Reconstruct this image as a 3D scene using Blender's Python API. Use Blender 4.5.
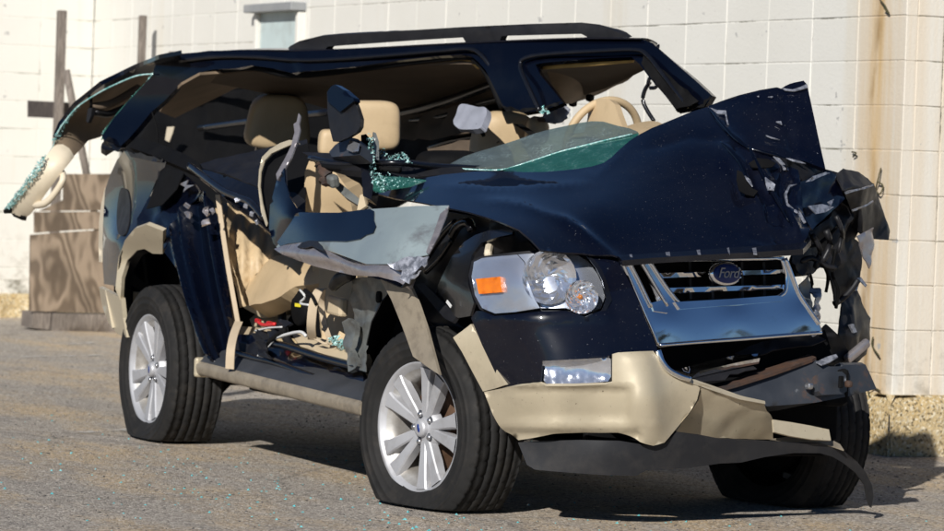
import bpy, bmesh, math, random
import numpy as np
from mathutils import Vector, Matrix, noise
from mathutils.geometry import delaunay_2d_cdt
random.seed(7)
PI = math.pi
for o in list(bpy.data.objects):
    bpy.data.objects.remove(o, do_unlink=True)
SC = bpy.context.scene
COL = SC.collection

# ------------------------------------------------------------------ camera
IW, IH, FPX = 944.0, 531.0, 3498.9
CAM = Vector((11.8265, -6.2841, 1.2816))
yaw, pit, rol = math.radians(154.6435), math.radians(-1.6843), math.radians(2.1)
FW = Vector((math.cos(yaw)*math.cos(pit), math.sin(yaw)*math.cos(pit), math.sin(pit)))
r0 = FW.cross(Vector((0, 0, 1))).normalized()
u0 = r0.cross(FW)
RT = r0*math.cos(rol) + u0*math.sin(rol)
UP = -r0*math.sin(rol) + u0*math.cos(rol)
cd = bpy.data.cameras.new('camera')
cd.sensor_width = 36.0
cd.lens = FPX/IW*36.0
cd.clip_start = 0.1
cd.clip_end = 600
cam = bpy.data.objects.new('camera', cd)
COL.objects.link(cam)
cam.matrix_world = Matrix(((RT.x, UP.x, -FW.x, CAM.x), (RT.y, UP.y, -FW.y, CAM.y), (RT.z, UP.z, -FW.z, CAM.z), (0, 0, 0, 1)))
cd.dof.use_dof = True
cd.dof.focus_distance = 12.0
cd.dof.aperture_fstop = 7.0
SC.camera = cam

# ------------------------------------------------------------------ light
SUN = Vector((1.40, -1.32, 1.0)).normalized()
w = bpy.data.worlds.new('World')
SC.world = w
w.use_nodes = True
nt = w.node_tree
sky = nt.nodes.new('ShaderNodeTexSky')
sky.sky_type = 'NISHITA'
sky.sun_disc = False
sky.sun_elevation = math.asin(SUN.z)
sky.sun_rotation = math.atan2(SUN.x, SUN.y)
sky.air_density = 1.0
sky.dust_density = 0.0
sky.altitude = 2000
sky.ozone_density = 6.0
nt.nodes['Background'].inputs[1].default_value = 0.05
nt.links.new(sky.outputs[0], nt.nodes['Background'].inputs[0])
sl = bpy.data.lights.new('sun', 'SUN')
sl.energy = 5.0
sl.angle = math.radians(0.53)
sl.color = (1.0, 0.972, 0.925)
so = bpy.data.objects.new('sun', sl)
COL.objects.link(so)
so.location = (8, -8, 8)
so.rotation_euler = SUN.to_track_quat('Z', 'Y').to_euler()
SC.view_settings.view_transform = 'Standard'
SC.view_settings.look = 'None'
SC.view_settings.gamma = 1.0
SC.view_settings.use_curve_mapping = False
SC.view_settings.exposure = 0.17

# ------------------------------------------------------------------ helpers
def ray(px, py):
    return FW*FPX + RT*(px-IW/2) - UP*(py-IH/2)

ROOF_O = Vector((-3.62, -0.64, 0))
TH = math.radians(25)
RU = Vector((math.cos(TH), math.sin(TH), 0))     # along the displaced roof, towards its front
RV = Vector((-math.sin(TH), math.cos(TH), 0))    # across it, towards its far side

def at(px, py, k, v):
    """point of the car on the sight line of a traced point, where plane k has value v"""
    d = ray(px, py)
    if k == 'P':
        return Vector(v)
    if k == 'R':
        n = RV; t = ((ROOF_O + RV*v - CAM).dot(n))/d.dot(n)
    else:
        i = 'XYZ'.index(k); t = (v-CAM[i])/d[i]
    return CAM + d*t

def invdepth(p):
    return 1.0/((p-CAM).dot(FW))

def field(ctrl):
    """smooth surface through the control points (exact plane for three)"""
    P = np.array([(c[0], c[1]) for c in ctrl], float)/100.0
    wv = np.array([invdepth(at(*c)) for c in ctrl])
    n = len(ctrl)
    if n < 3:
        w0 = wv.mean()
        return lambda x, y: w0
    def U(r2):
        return np.where(r2 > 1e-12, r2*np.log(np.maximum(r2, 1e-12)), 0.0)
    D = ((P[:, None]-P[None])**2).sum(-1)
    A = np.zeros((n+3, n+3))
    A[:n, :n] = U(D) + np.eye(n)*1e-6
    A[:n, n] = 1; A[:n, n+1:] = P
    A[n, :n] = 1; A[n+1:, :n] = P.T
    s = np.linalg.lstsq(A, np.concatenate([wv, np.zeros(3)]), rcond=None)[0]
    def f(x, y):
        q = np.array([x, y])/100.0
        return float(s[:n] @ U(((P-q)**2).sum(-1)) + s[n] + s[n+1:] @ q)
    return f

def spl(pts, m=4, closed=False):
    out = []
    n = len(pts)
    pts = [Vector(p) for p in pts]
    rng = range(n if closed else n-1)
    for i in rng:
        a, b, c, d = [pts[(i+k) % n] if closed else pts[min(max(i+k, 0), n-1)] for k in (-1, 0, 1, 2)]
        for j in range(m):
            t = j/m
            out.append(0.5*((2*b)+(c-a)*t+(2*a-5*b+4*c-d)*t*t+(3*b-a-3*c+d)*t**3))
    if not closed:
        out.append(pts[-1])
    return out

WL = {}
def link(name, me, mat, parent=None, origin=None):
    """one mesh object, origin at its centre, parented without moving"""
    o = bpy.data.objects.new(name, me)
    COL.objects.link(o)
    if origin is None:
        if len(me.vertices):
            co = np.empty(len(me.vertices)*3); me.vertices.foreach_get('co', co)
            co = co.reshape(-1, 3); origin = Vector((co.min(0)+co.max(0))/2)
        else:
            origin = Vector()
    me.transform(Matrix.Translation(-origin))
    WL[o.name] = Vector(origin)
    o.location = origin - (WL[parent.name] if parent else Vector())
    if parent:
        o.parent = parent
    if mat and not me.materials:
        me.materials.append(mat)
    return o

def empty(name, loc, label, cat, group=None):
    o = bpy.data.objects.new(name, None)
    COL.objects.link(o)
    o.location = loc
    WL[o.name] = Vector(loc)
    o.empty_display_size = 0.2
    return tag(o, label, cat, group)

def tag(o, label, cat, group=None):
    o['label'] = label; o['category'] = cat
    if group:
        o['group'] = group
    return o

def mesh(name, V, Fs, smooth=True):
    me = bpy.data.meshes.new(name)
    me.from_pydata([tuple(v) for v in V], [], Fs)
    me.update()
    if smooth:
        me.polygons.foreach_set('use_smooth', [True]*len(me.polygons))
    return me

def shell(name, V, Fs, thick, smooth=True, ext=None):
    """closed sheet: front faces, back faces and a rim of its own"""
    n = len(V)
    N = [Vector() for _ in V]
    cnt = {}
    for f in Fs:
        a, b, c = V[f[0]], V[f[1]], V[f[2]]
        nn = (b-a).cross(c-a)
        for i in f:
            N[i] += nn
        for i in range(len(f)):
            e = (f[i], f[(i+1) % len(f)])
            cnt[e] = 1
    N = [v.normalized() if v.length > 1e-12 else Vector((0, 0, 1)) for v in N]
    B = [v+ext*thick for v in V] if ext else [v-m*thick for v, m in zip(V, N)]
    VV = list(V)+B
    FF = list(Fs)+[tuple(i+n for i in reversed(f)) for f in Fs]
    for (i, j) in cnt:
        if (j, i) not in cnt:
            k = len(VV)
            VV += [V[i], V[j], B[j], B[i]]
            FF.append((k+1, k, k+3, k+2))
    return mesh(name, VV, FF, smooth)

def inpoly(x, y, poly):
    c = False
    n = len(poly)
    for i in range(n):
        x1, y1 = poly[i][0], poly[i][1]; x2, y2 = poly[i-1][0], poly[i-1][1]
        if (y1 > y) != (y2 > y) and x < (x2-x1)*(y-y1)/(y2-y1)+x1:
            c = not c
    return c

def densify(poly, step):
    out = []
    for i in range(len(poly)):
        a = Vector((poly[i][0], poly[i][1])); b = Vector((poly[(i+1) % len(poly)][0], poly[(i+1) % len(poly)][1]))
        m = max(1, int((b-a).length/step))
        for j in range(m):
            out.append(a.lerp(b, j/m))
    return out

def tri2d(outline, step, holes=()):
    rnd = random.Random(int(outline[0][0]*13+outline[0][1]*7))
    polys = [densify(outline, step)]+[densify(h, step) for h in holes]
    pts, edges = [], []
    for p in polys:
        s = len(pts)
        pts += p
        edges += [(s+i, s+(i+1) % len(p)) for i in range(len(p))]
    nb = len(pts)
    bnd = np.array([(p.x, p.y) for p in pts])
    x0, y0 = bnd.min(0); x1, y1 = bnd.max(0)
    y = y0+step*.6
    k = 0
    while y < y1:
        x = x0+step*(.3 if k % 2 else .8)
        while x < x1:
            qx = x+rnd.uniform(-.22, .22)*step; qy = y+rnd.uniform(-.22, .22)*step
            if inpoly(qx, qy, outline) and not any(inpoly(qx, qy, h) for h in holes):
                if ((bnd-np.array([qx, qy]))**2).sum(1).min() > (step*.5)**2:
                    pts.append(Vector((qx, qy)))
            x += step
        y += step*.87; k += 1
    v, e, f = delaunay_2d_cdt(pts, edges, [], 0, 1e-4)[:3]
    F = []
    for t in f:
        cx = sum(v[i].x for i in t)/3; cy = sum(v[i].y for i in t)/3
        if inpoly(cx, cy, outline) and not any(inpoly(cx, cy, h) for h in holes):
            F.append(tuple(t))
    used = sorted({i for t in F for i in t})
    mp = {i: k for k, i in enumerate(used)}
    return [v[i] for i in used], [tuple(mp[i] for i in t) for t in F]

def patch(name, parent, mat, outline, ctrl, step=7, thick=.004, disp=None, holes=(), spline=False, smooth=True, ext=None):
    """sheet with the given outline lying on the smooth surface through the control points"""
    if spline:
        outline = [(p.x, p.y) for p in spl([(a, b, 0) for a, b in outline], 4, True)]
    v2, F = tri2d(outline, step, holes)
    f = field(ctrl)
    V = []
    for q in v2:
        d = ray(q.x, q.y)
        V.append(CAM + d*((1.0/f(q.x, q.y))/d.dot(FW)))
    Fo = []
    for t in F:
        a, b, c = V[t[0]], V[t[1]], V[t[2]]
        n = (b-a).cross(c-a)
        Fo.append(t if n.dot(CAM-a) > 0 else (t[0], t[2], t[1]))
    if disp:
        N = [Vector() for _ in V]
        for t in Fo:
            n = (V[t[1]]-V[t[0]]).cross(V[t[2]]-V[t[0]])
            for i in t:
                N[i] += n
        V = [p+n.normalized()*disp(q.x, q.y, p) for p, n, q in zip(V, N, v2)]
    return link(name, shell(name, V, Fo, thick, smooth, ext), mat, parent)

def sheet(name, parent, mat, rows, thick=.006, m=3, smooth=True, flip=False, disp=None):
    """sheet lofted through rows of points"""
    rr = [spl(r, m) for r in rows]
    cc = [spl([r[i] for r in rr], m) for i in range(len(rr[0]))]
    nr, nc = len(cc[0]), len(cc)
    V = [cc[j][i] for i in range(nr) for j in range(nc)]
    if disp:
        V = [p+disp(p) for p in V]
    F = []
    for i in range(nr-1):
        for j in range(nc-1):
            q = (i*nc+j, i*nc+j+1, (i+1)*nc+j+1, (i+1)*nc+j)
            F.append(tuple(reversed(q)) if flip else q)
    return link(name, shell(name, V, F, thick, smooth), mat, parent)

def tubemesh(pts, rad, seg=10, m=5, flatten=1.0, up=Vector((0, 0, 1)), closed=False):
    n0 = len(pts)
    P = spl(pts, m, closed) if m > 1 else [Vector(p) for p in pts]
    n = len(P)
    if not hasattr(rad, '__len__'):
        R = [rad]*n
    else:
        R = [np.interp(i/(n-1)*(n0-1), range(n0), rad) for i in range(n)]
    V, F = [], []
    for i, p in enumerate(P):
        a = P[(i+1) % n] if closed else P[min(i+1, n-1)]
        b = P[i-1] if closed else P[max(i-1, 0)]
        t = (a-b).normalized()
        s = t.cross(up)
        if s.length < 1e-4:
            s = t.cross(Vector((1, 0, 0)))
        s.normalize(); q = s.cross(t)
        for k in range(seg):
            an = 2*PI*k/seg
            V.append(p+(s*math.cos(an)+q*math.sin(an)*flatten)*R[i])
    for i in range(n if closed else n-1):
        for k in range(seg):
            j = (i+1) % n
            F.append((i*seg+k, i*seg+(k+1) % seg, j*seg+(k+1) % seg, j*seg+k))
    if not closed:
        F.append(tuple(reversed(range(seg)))); F.append(tuple((n-1)*seg+k for k in range(seg)))
    return V, F

def tube(name, parent, mat, pts, rad, seg=10, m=5, flatten=1.0, up=Vector((0, 0, 1)), closed=False):
    V, F = tubemesh(pts, rad, seg, m, flatten, up, closed)
    return link(name, mesh(name, V, F), mat, parent)

def ptube(name, parent, mat, tr, k, v, rpx, seg=10, m=5, flatten=1.0):
    """tube along traced points on plane k=v (v a number or one per point), radius in cm-like traced units"""
    vs = v if hasattr(v, '__len__') else [v]*len(tr)
    pts = [at(x, y, k, vv) for (x, y), vv in zip(tr, vs)]
    return tube(name, parent, mat, pts, rpx, seg, m, flatten)

def rbox(name, parent, mat, c, size, rot=(0, 0, 0), bev=.01, seg=2, smooth=False):
    bm = bmesh.new()
    bmesh.ops.create_cube(bm, size=1)
    bmesh.ops.scale(bm, vec=size, verts=bm.verts)
    if bev:
        bmesh.ops.bevel(bm, geom=bm.edges[:], offset=bev, segments=seg, profile=.5, affect='EDGES')
    from mathutils import Euler
    bmesh.ops.transform(bm, matrix=Matrix.Translation(Vector(c)) @ Euler(rot).to_matrix().to_4x4(), verts=bm.verts)
    me = bpy.data.meshes.new(name); bm.to_mesh(me); bm.free()
    if smooth:
        me.polygons.foreach_set('use_smooth', [True]*len(me.polygons))
    return link(name, me, mat, parent)

def pillow(name, parent, mat, c, size, rot=(0, 0, 0), e=.4, nz=.006, taper=0.0):
    """soft upholstered block (super-ellipsoid with wrinkles)"""
    from mathutils import Euler
    M_ = Euler(rot).to_matrix()
    V, F = [], []
    nu, nv = 40, 24
    sg = lambda x, p: math.copysign(abs(x)**p, x)
    for i in range(nv+1):
        ph = -PI/2+PI*i/nv
        for j in range(nu):
            th = 2*PI*j/nu
            p = Vector((sg(math.cos(ph), e)*sg(math.cos(th), e), sg(math.cos(ph), e)*sg(math.sin(th), e), sg(math.sin(ph), e)))
            s = 1-taper*p.z
            q = Vector((p.x*size[0]/2, p.y*size[1]/2*s, p.z*size[2]/2))
            q += q.normalized()*nz*noise.noise(q*9+Vector(c))
            V.append(Vector(c)+M_ @ q)
    for i in range(nv):
        for j in range(nu):
            F.append((i*nu+j, i*nu+(j+1) % nu, (i+1)*nu+(j+1) % nu, (i+1)*nu+j))
    return link(name, mesh(name, V, F), mat, parent)

def lathe(prof, seg=48, axis='Y', a0=0, a1=2*PI):
    V, F = [], []
    n = len(prof)
    for i in range(seg):
        a = a0+(a1-a0)*i/seg
        for (r, y) in prof:
            V.append(Vector((r*math.cos(a), y, r*math.sin(a))))
    for i in range(seg):
        j = (i+1) % seg
        for k in range(n-1):
            F.append((i*n+k, i*n+k+1, j*n+k+1, j*n+k))
    return V, F

def crumple(amp, sc, seed=0, ridged=True):
    off = Vector((seed*3.1, seed*1.7, seed*.9))
    def f(x, y, p):
        a = noise.noise(p*sc+off); b = noise.noise(p*sc*2.3+off*2)
        return amp*((1-2*abs(a))+.5*(1-2*abs(b))-.6 if ridged else a+.5*b)
    return f

# ------------------------------------------------------------------ materials
def newmat(name):
    m = bpy.data.materials.new(name)
    m.use_nodes = True
    return m, m.node_tree, m.node_tree.nodes['Principled BSDF']

def N(nt, t, **kw):
    n = nt.nodes.new(t)
    for k, v in kw.items():
        if hasattr(n, k):
            setattr(n, k, v)
        else:
            n.inputs[k].default_value = v
    return n

def ramp(nt, src, p0, p1, c0=(0, 0, 0, 1), c1=(1, 1, 1, 1)):
    r = nt.nodes.new('ShaderNodeValToRGB')
    r.color_ramp.elements[0].position = p0; r.color_ramp.elements[0].color = c0
    r.color_ramp.elements[1].position = p1; r.color_ramp.elements[1].color = c1
    nt.links.new(src, r.inputs[0])
    return r.outputs[0]

def mix(nt, fac, a, b):
    m = nt.nodes.new('ShaderNodeMix'); m.data_type = 'RGBA'
    for s, v in ((m.inputs[0], fac), (m.inputs[6], a), (m.inputs[7], b)):
        if hasattr(v, 'is_output') or isinstance(v, bpy.types.NodeSocket):
            nt.links.new(v, s)
        else:
            s.default_value = v if not isinstance(v, tuple) else (*v[:3], 1)
    return m.outputs[2]

def math_(nt, op, a, b=0.0, clamp=False):
    m = nt.nodes.new('ShaderNodeMath'); m.operation = op; m.use_clamp = clamp
    for s, v in ((m.inputs[0], a), (m.inputs[1], b)):
        if isinstance(v, bpy.types.NodeSocket):
            nt.links.new(v, s)
        else:
            s.default_value = v
    return m.outputs[0]

def surf(name, col, col2=None, nsc=6.0, lo=.35, hi=.7, rough=.5, rough2=None, metal=0.0, bump=0.0, bsc=60.0, coat=0.0,
         coat_r=.05, spec=.5, dirt=None, dirt_sc=4.0, dirt_lo=.5, dirt_hi=.8, dirt_amt=.6, trans=0.0, ior=1.45, alpha=1.0, speck=None, speck_sc=140., speck_lo=.78):
    """general procedural surface: two-tone noise, optional dirt, specks and fine relief, in world position"""
    m, nt, b = newmat(name)
    g = N(nt, 'ShaderNodeNewGeometry').outputs['Position']
    def nz(sc, det=5.0, ro=.6):
        n = N(nt, 'ShaderNodeTexNoise'); n.inputs['Scale'].default_value = sc; n.inputs['Detail'].default_value = det
        n.inputs['Roughness'].default_value = ro
        nt.links.new(g, n.inputs['Vector']); return n.outputs['Fac']
    c = (*col, 1)
    base = None
    if col2:
        base = mix(nt, ramp(nt, nz(nsc), lo, hi), col, col2)
    if dirt:
        base = mix(nt, math_(nt, 'MULTIPLY', ramp(nt, nz(dirt_sc, 8.0, .7), dirt_lo, dirt_hi), dirt_amt), base if base else col, dirt)
    if speck:
        base = mix(nt, ramp(nt, nz(speck_sc, 2.0), speck_lo-.06, speck_lo), base if base else col, speck)
    if base:
        nt.links.new(base, b.inputs['Base Color'])
    else:
        b.inputs['Base Color'].default_value = c
    b.inputs['Roughness'].default_value = rough
    if rough2 is not None:
        r = ramp(nt, nz(nsc*1.7, 6.0), .35, .7)
        nt.links.new(math_(nt, 'ADD', math_(nt, 'MULTIPLY', r, rough2-rough), rough), b.inputs['Roughness'])
    b.inputs['Metallic'].default_value = metal
    b.inputs['Coat Weight'].default_value = coat
    b.inputs['Coat Roughness'].default_value = coat_r
    b.inputs['Specular IOR Level'].default_value = spec
    b.inputs['IOR'].default_value = ior
    b.inputs['Transmission Weight'].default_value = trans
    b.inputs['Alpha'].default_value = alpha
    if bump:
        bn = N(nt, 'ShaderNodeBump'); bn.inputs['Strength'].default_value = bump; bn.inputs['Distance'].default_value = .004
        nt.links.new(nz(bsc, 4.0), bn.inputs['Height']); nt.links.new(bn.outputs[0], b.inputs['Normal'])
    return m

M_ = {}
M_['paint'] = surf('navy_paint', (.0013, .0022, .0075), rough=.3, coat=.75, coat_r=.03, spec=.12, dirt=(.05, .05, .05), dirt_sc=2.2, dirt_lo=.45, dirt_hi=.85, dirt_amt=.10, speck=(.13, .13, .14), speck_sc=150, speck_lo=.76)
M_['paint_clean'] = surf('navy_paint_clean', (.0011, .0018, .0052), rough=.25, spec=.12, coat=.75, coat_r=.02, dirt=(.05, .05, .05), dirt_sc=3, dirt_amt=.08)
M_['paint_dusty'] = surf('navy_paint_dusty', (.004, .006, .015), rough=.3, rough2=.45, coat=.9, coat_r=.08, dirt=(.10, .095, .09), dirt_sc=5, dirt_lo=.45, dirt_hi=.85, dirt_amt=.3, speck=(.4, .39, .38), speck_sc=70, speck_lo=.74, nsc=4, bump=.05, bsc=14)
M_['cream'] = surf('cream_cladding', (.50, .43, .31), (.44, .38, .27), nsc=3, rough=.34, rough2=.46, metal=.25, coat=.25, coat_r=.2, dirt=(.23, .19, .14), dirt_sc=5, dirt_lo=.52, dirt_hi=.85, dirt_amt=.55, speck=(.14, .11, .08), speck_sc=75, speck_lo=.765)
M_['cream_worn'] = surf('worn_cladding', (.30, .255, .19), (.22, .185, .14), nsc=9, rough=.5, metal=.15, dirt=(.10, .08, .06), dirt_sc=14, dirt_lo=.5, dirt_hi=.75, dirt_amt=.7, bump=.15, bsc=90)
M_['silver'] = surf('bare_grey_panel', (.30, .36, .37), (.25, .30, .32), nsc=4, rough=.38, rough2=.5, metal=.35, dirt=(.10, .09, .10), dirt_sc=4.5, dirt_lo=.55, dirt_hi=.72, dirt_amt=.8, bump=.04, bsc=14)
M_['alu'] = surf('torn_aluminium', (.50, .46, .46), (.36, .33, .34), nsc=16, rough=.26, rough2=.45, metal=.75, bump=.12, bsc=40)
M_['white_torn'] = surf('torn_bright_metal', (.42, .43, .48), (.16, .17, .2), nsc=40, lo=.4, hi=.6, rough=.35, metal=.5, bump=.4, bsc=80)
M_['chrome'] = surf('chrome', (.86, .88, .92), rough=.035, rough2=.07, metal=1.0, nsc=4, dirt=(.25, .23, .2), dirt_sc=9, dirt_lo=.66, dirt_hi=.9, dirt_amt=.35, bump=.02, bsc=4)
M_['black'] = surf('black_plastic', (.008, .008, .010), (.013, .013, .015), nsc=8, rough=.40, rough2=.58, spec=.4, dirt=(.06, .055, .05), dirt_sc=6, dirt_lo=.5, dirt_hi=.85, dirt_amt=.3, bump=.06, bsc=120)
M_['gloss_black'] = surf('glossy_black_plastic', (.005, .0055, .008), rough=.18, rough2=.28, nsc=5, coat=.3, spec=.4, dirt=(.05, .047, .044), dirt_sc=5, dirt_amt=.2)
M_['dark'] = surf('dark_interior_trim', (.0045, .0045, .005), (.008, .0078, .008), nsc=5, rough=.65, rough2=.8, spec=.1, bump=.1, bsc=60)
M_['steel'] = surf('primed_steel', (.035, .040, .050), (.055, .06, .07), nsc=7, rough=.38, rough2=.55, metal=.3, dirt=(.20, .085, .03), dirt_sc=7, dirt_lo=.6, dirt_hi=.75, dirt_amt=.7, bump=.08, bsc=60)
M_['rust'] = surf('rusted_steel', (.075, .036, .02), (.03, .024, .022), nsc=14, rough=.8, bump=.3, bsc=80)
M_['greymetal'] = surf('grey_sheet_metal', (.20, .21, .20), (.13, .135, .13), nsc=9, rough=.42, metal=.4, dirt=(.06, .055, .05), dirt_sc=9, dirt_lo=.45, dirt_hi=.75, dirt_amt=.7, bump=.1, bsc=40)
M_['leather'] = surf('beige_leather', (.50, .375, .225), (.44, .325, .19), nsc=5, rough=.48, rough2=.6, bump=.10, bsc=160, dirt=(.24, .17, .10), dirt_sc=6, dirt_lo=.55, dirt_hi=.85, dirt_amt=.5)
M_['trimbeige'] = surf('beige_trim_plastic', (.52, .42, .28), (.46, .37, .25), nsc=6, rough=.5, bump=.06, bsc=150, dirt=(.25, .19, .12), dirt_sc=7, dirt_lo=.55, dirt_hi=.85, dirt_amt=.4)
M_['trimcream'] = surf('pale_trim_plastic', (.66, .57, .43), (.58, .50, .37), nsc=5, rough=.5, bump=.05, bsc=120, dirt=(.3, .24, .16), dirt_sc=7, dirt_amt=.3)
M_['brown'] = surf('brown_headliner', (.115, .082, .055), (.085, .062, .042), nsc=5, rough=.85, bump=.12, bsc=200)
M_['tanlining'] = surf('tan_pillar_lining', (.24, .175, .115), (.17, .125, .08), nsc=5, rough=.8, bump=.12, bsc=160)
M_['liner_edge'] = surf('headliner_foam_edge', (.55, .36, .12), (.42, .27, .09), nsc=20, rough=.9)
M_['belt'] = surf('beige_seat_belt', (.50, .40, .28), (.44, .35, .24), nsc=9, rough=.6, bump=.15, bsc=260)
M_['rubber'] = surf('tyre_rubber', (.009, .0088, .0085), (.016, .015, .0145), nsc=9, rough=.7, rough2=.85, spec=.35, dirt=(.08, .065, .05), dirt_sc=11, dirt_lo=.5, dirt_hi=.85, dirt_amt=.32, bump=.12, bsc=90)
M_['rim'] = surf('alloy_silver', (.47, .47, .485), (.40, .40, .415), nsc=6, rough=.46, rough2=.55, metal=.45, coat=.0, dirt=(.16, .13, .10), dirt_sc=9, dirt_lo=.5, dirt_hi=.8, dirt_amt=.45)
M_['barrel'] = surf('alloy_barrel', (.55, .54, .52), (.35, .32, .28), nsc=10, rough=.42, metal=.6, dirt=(.10, .08, .06), dirt_sc=6, dirt_lo=.4, dirt_hi=.75, dirt_amt=.6)
M_['nut'] = surf('lug_nut_steel', (.45, .45, .46), rough=.3, metal=.9)
M_['disc'] = surf('brake_disc', (.16, .10, .07), (.10, .055, .03), nsc=12, rough=.6, metal=.5, bump=.2)
M_['amber'] = surf('amber_lens', (.85, .22, .008), (.75, .16, .005), nsc=30, rough=.12, coat=.6, bump=.25, bsc=110)
M_['bulb_amber'] = surf('pale_amber_bulb', (.5, .17, .03), rough=.15, coat=.5)
M_['red'] = surf('red_lens', (.35, .012, .015), rough=.15, coat=.6)
M_['reflector'] = surf('lamp_reflector', (.92, .94, .97), (.80, .83, .88), nsc=18, rough=.07, rough2=.14, metal=.85, bump=.12, bsc=50)
M_['lampside'] = surf('ribbed_lamp_side', (.66, .70, .77), rough=.27, metal=.8)
M_['badgeblue'] = surf('badge_blue', (.006, .024, .15), rough=.3, coat=.2)
M_['teal'] = surf('shattered_teal_glass', (.10, .30, .28), (.46, .66, .64), nsc=60, lo=.4, hi=.62, rough=.14, spec=.8, coat=.6, bump=.8, bsc=150)
M_['yellow'] = surf('yellow_sticker', (.75, .62, .03), rough=.5)
M_['wire'] = surf('wire_white', (.55, .55, .54), rough=.5)
M_['wirered'] = surf('wire_red', (.5, .02, .02), rough=.4)
M_['whitebag'] = surf('grey_airbag_fabric', (.30, .31, .36), (.24, .25, .29), nsc=6, rough=.7, bump=.15, bsc=40)
M_['valance'] = surf('matte_black_plastic', (.014, .0145, .017), (.02, .0205, .023), nsc=6, rough=.5, rough2=.62, spec=.4, dirt=(.07, .062, .055), dirt_sc=7, dirt_lo=.5, dirt_hi=.8, dirt_amt=.4, bump=.05, bsc=90)
M_['tread'] = surf('grey_step_rubber', (.045, .048, .055), (.03, .032, .036), nsc=8, rough=.5, bump=.1)

def glass_mat(name, col, tr, rough=.05, dif=.5, crack=False):
    m, nt, b = newmat(name)
    out = nt.nodes['Material Output']
    t = N(nt, 'ShaderNodeBsdfTransparent'); t.inputs[0].default_value = (*col, 1)
    b.inputs['Base Color'].default_value = (*[c*dif for c in col], 1); b.inputs['Roughness'].default_value = rough
    b.inputs['Coat Weight'].default_value = 1.0
    g = N(nt, 'ShaderNodeNewGeometry').outputs['Position']
    n = N(nt, 'ShaderNodeTexNoise'); n.inputs['Scale'].default_value = 16; n.inputs['Detail'].default_value = 6
    nt.links.new(g, n.inputs['Vector'])
    f = ramp(nt, n.outputs['Fac'], .35, .75, (tr, tr, tr, 1), (tr*.65, tr*.65, tr*.65, 1)) if crack else ramp(nt, n.outputs['Fac'], .3, .8, (tr, tr, tr, 1), (tr*.97, tr*.97, tr*.97, 1))
    v = N(nt, 'ShaderNodeTexVoronoi'); v.feature = 'DISTANCE_TO_EDGE'; v.inputs['Scale'].default_value = 22
    nt.links.new(g, v.inputs['Vector'])
    bn = N(nt, 'ShaderNodeBump'); bn.inputs['Strength'].default_value = .15; bn.inputs['Distance'].default_value = .01
    nt.links.new(n.outputs['Fac'], bn.inputs['Height'])
    if crack:
        nt.links.new(bn.outputs[0], b.inputs['Normal'])
    mx = N(nt, 'ShaderNodeMixShader')
    if crack:
        wv = N(nt, 'ShaderNodeMix'); wv.data_type = 'VECTOR'; wv.inputs[0].default_value = .05
        nt.links.new(g, wv.inputs[4]); nt.links.new(n.outputs['Color'], wv.inputs[5]); nt.links.new(wv.outputs[1], v.inputs['Vector'])
        v.inputs['Scale'].default_value = 17
        ck = math_(nt, 'MULTIPLY', math_(nt, 'SUBTRACT', 1.0, ramp(nt, v.outputs['Distance'], .002, .008)), .25)
        v2 = N(nt, 'ShaderNodeTexVoronoi'); v2.feature = 'DISTANCE_TO_EDGE'; v2.inputs['Scale'].default_value = 45; nt.links.new(g, v2.inputs['Vector'])
        ck = math_(nt, 'MAXIMUM', ck, math_(nt, 'MULTIPLY', math_(nt, 'SUBTRACT', 1.0, ramp(nt, v2.outputs['Distance'], .01, .05)), math_(nt, 'MULTIPLY', ramp(nt, n.outputs['Fac'], .5, .65), .5)))
        nt.links.new(mix(nt, ck, tuple(c*dif for c in col), (.42, .56, .54)), b.inputs['Base Color'])
        f = math_(nt, 'MULTIPLY', f, math_(nt, 'SUBTRACT', 1.0, math_(nt, 'MULTIPLY', ck, .75)))
    nt.links.new(f, mx.inputs[0]); nt.links.new(b.outputs[0], mx.inputs[1]); nt.links.new(t.outputs[0], mx.inputs[2])
    nt.links.new(mx.outputs[0], out.inputs[0])
    return m
M_['lens'] = glass_mat('clear_lamp_lens', (.99, .99, 1.0), .95, .03, .02)
M_['windscreen'] = glass_mat('greyish_windscreen_glass', (.60, .72, .68), .45, .08, .25, True)
M_['greenglass'] = glass_mat('green_laminated_glass', (.12, .55, .44), .5, .05, .3, True)
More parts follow.
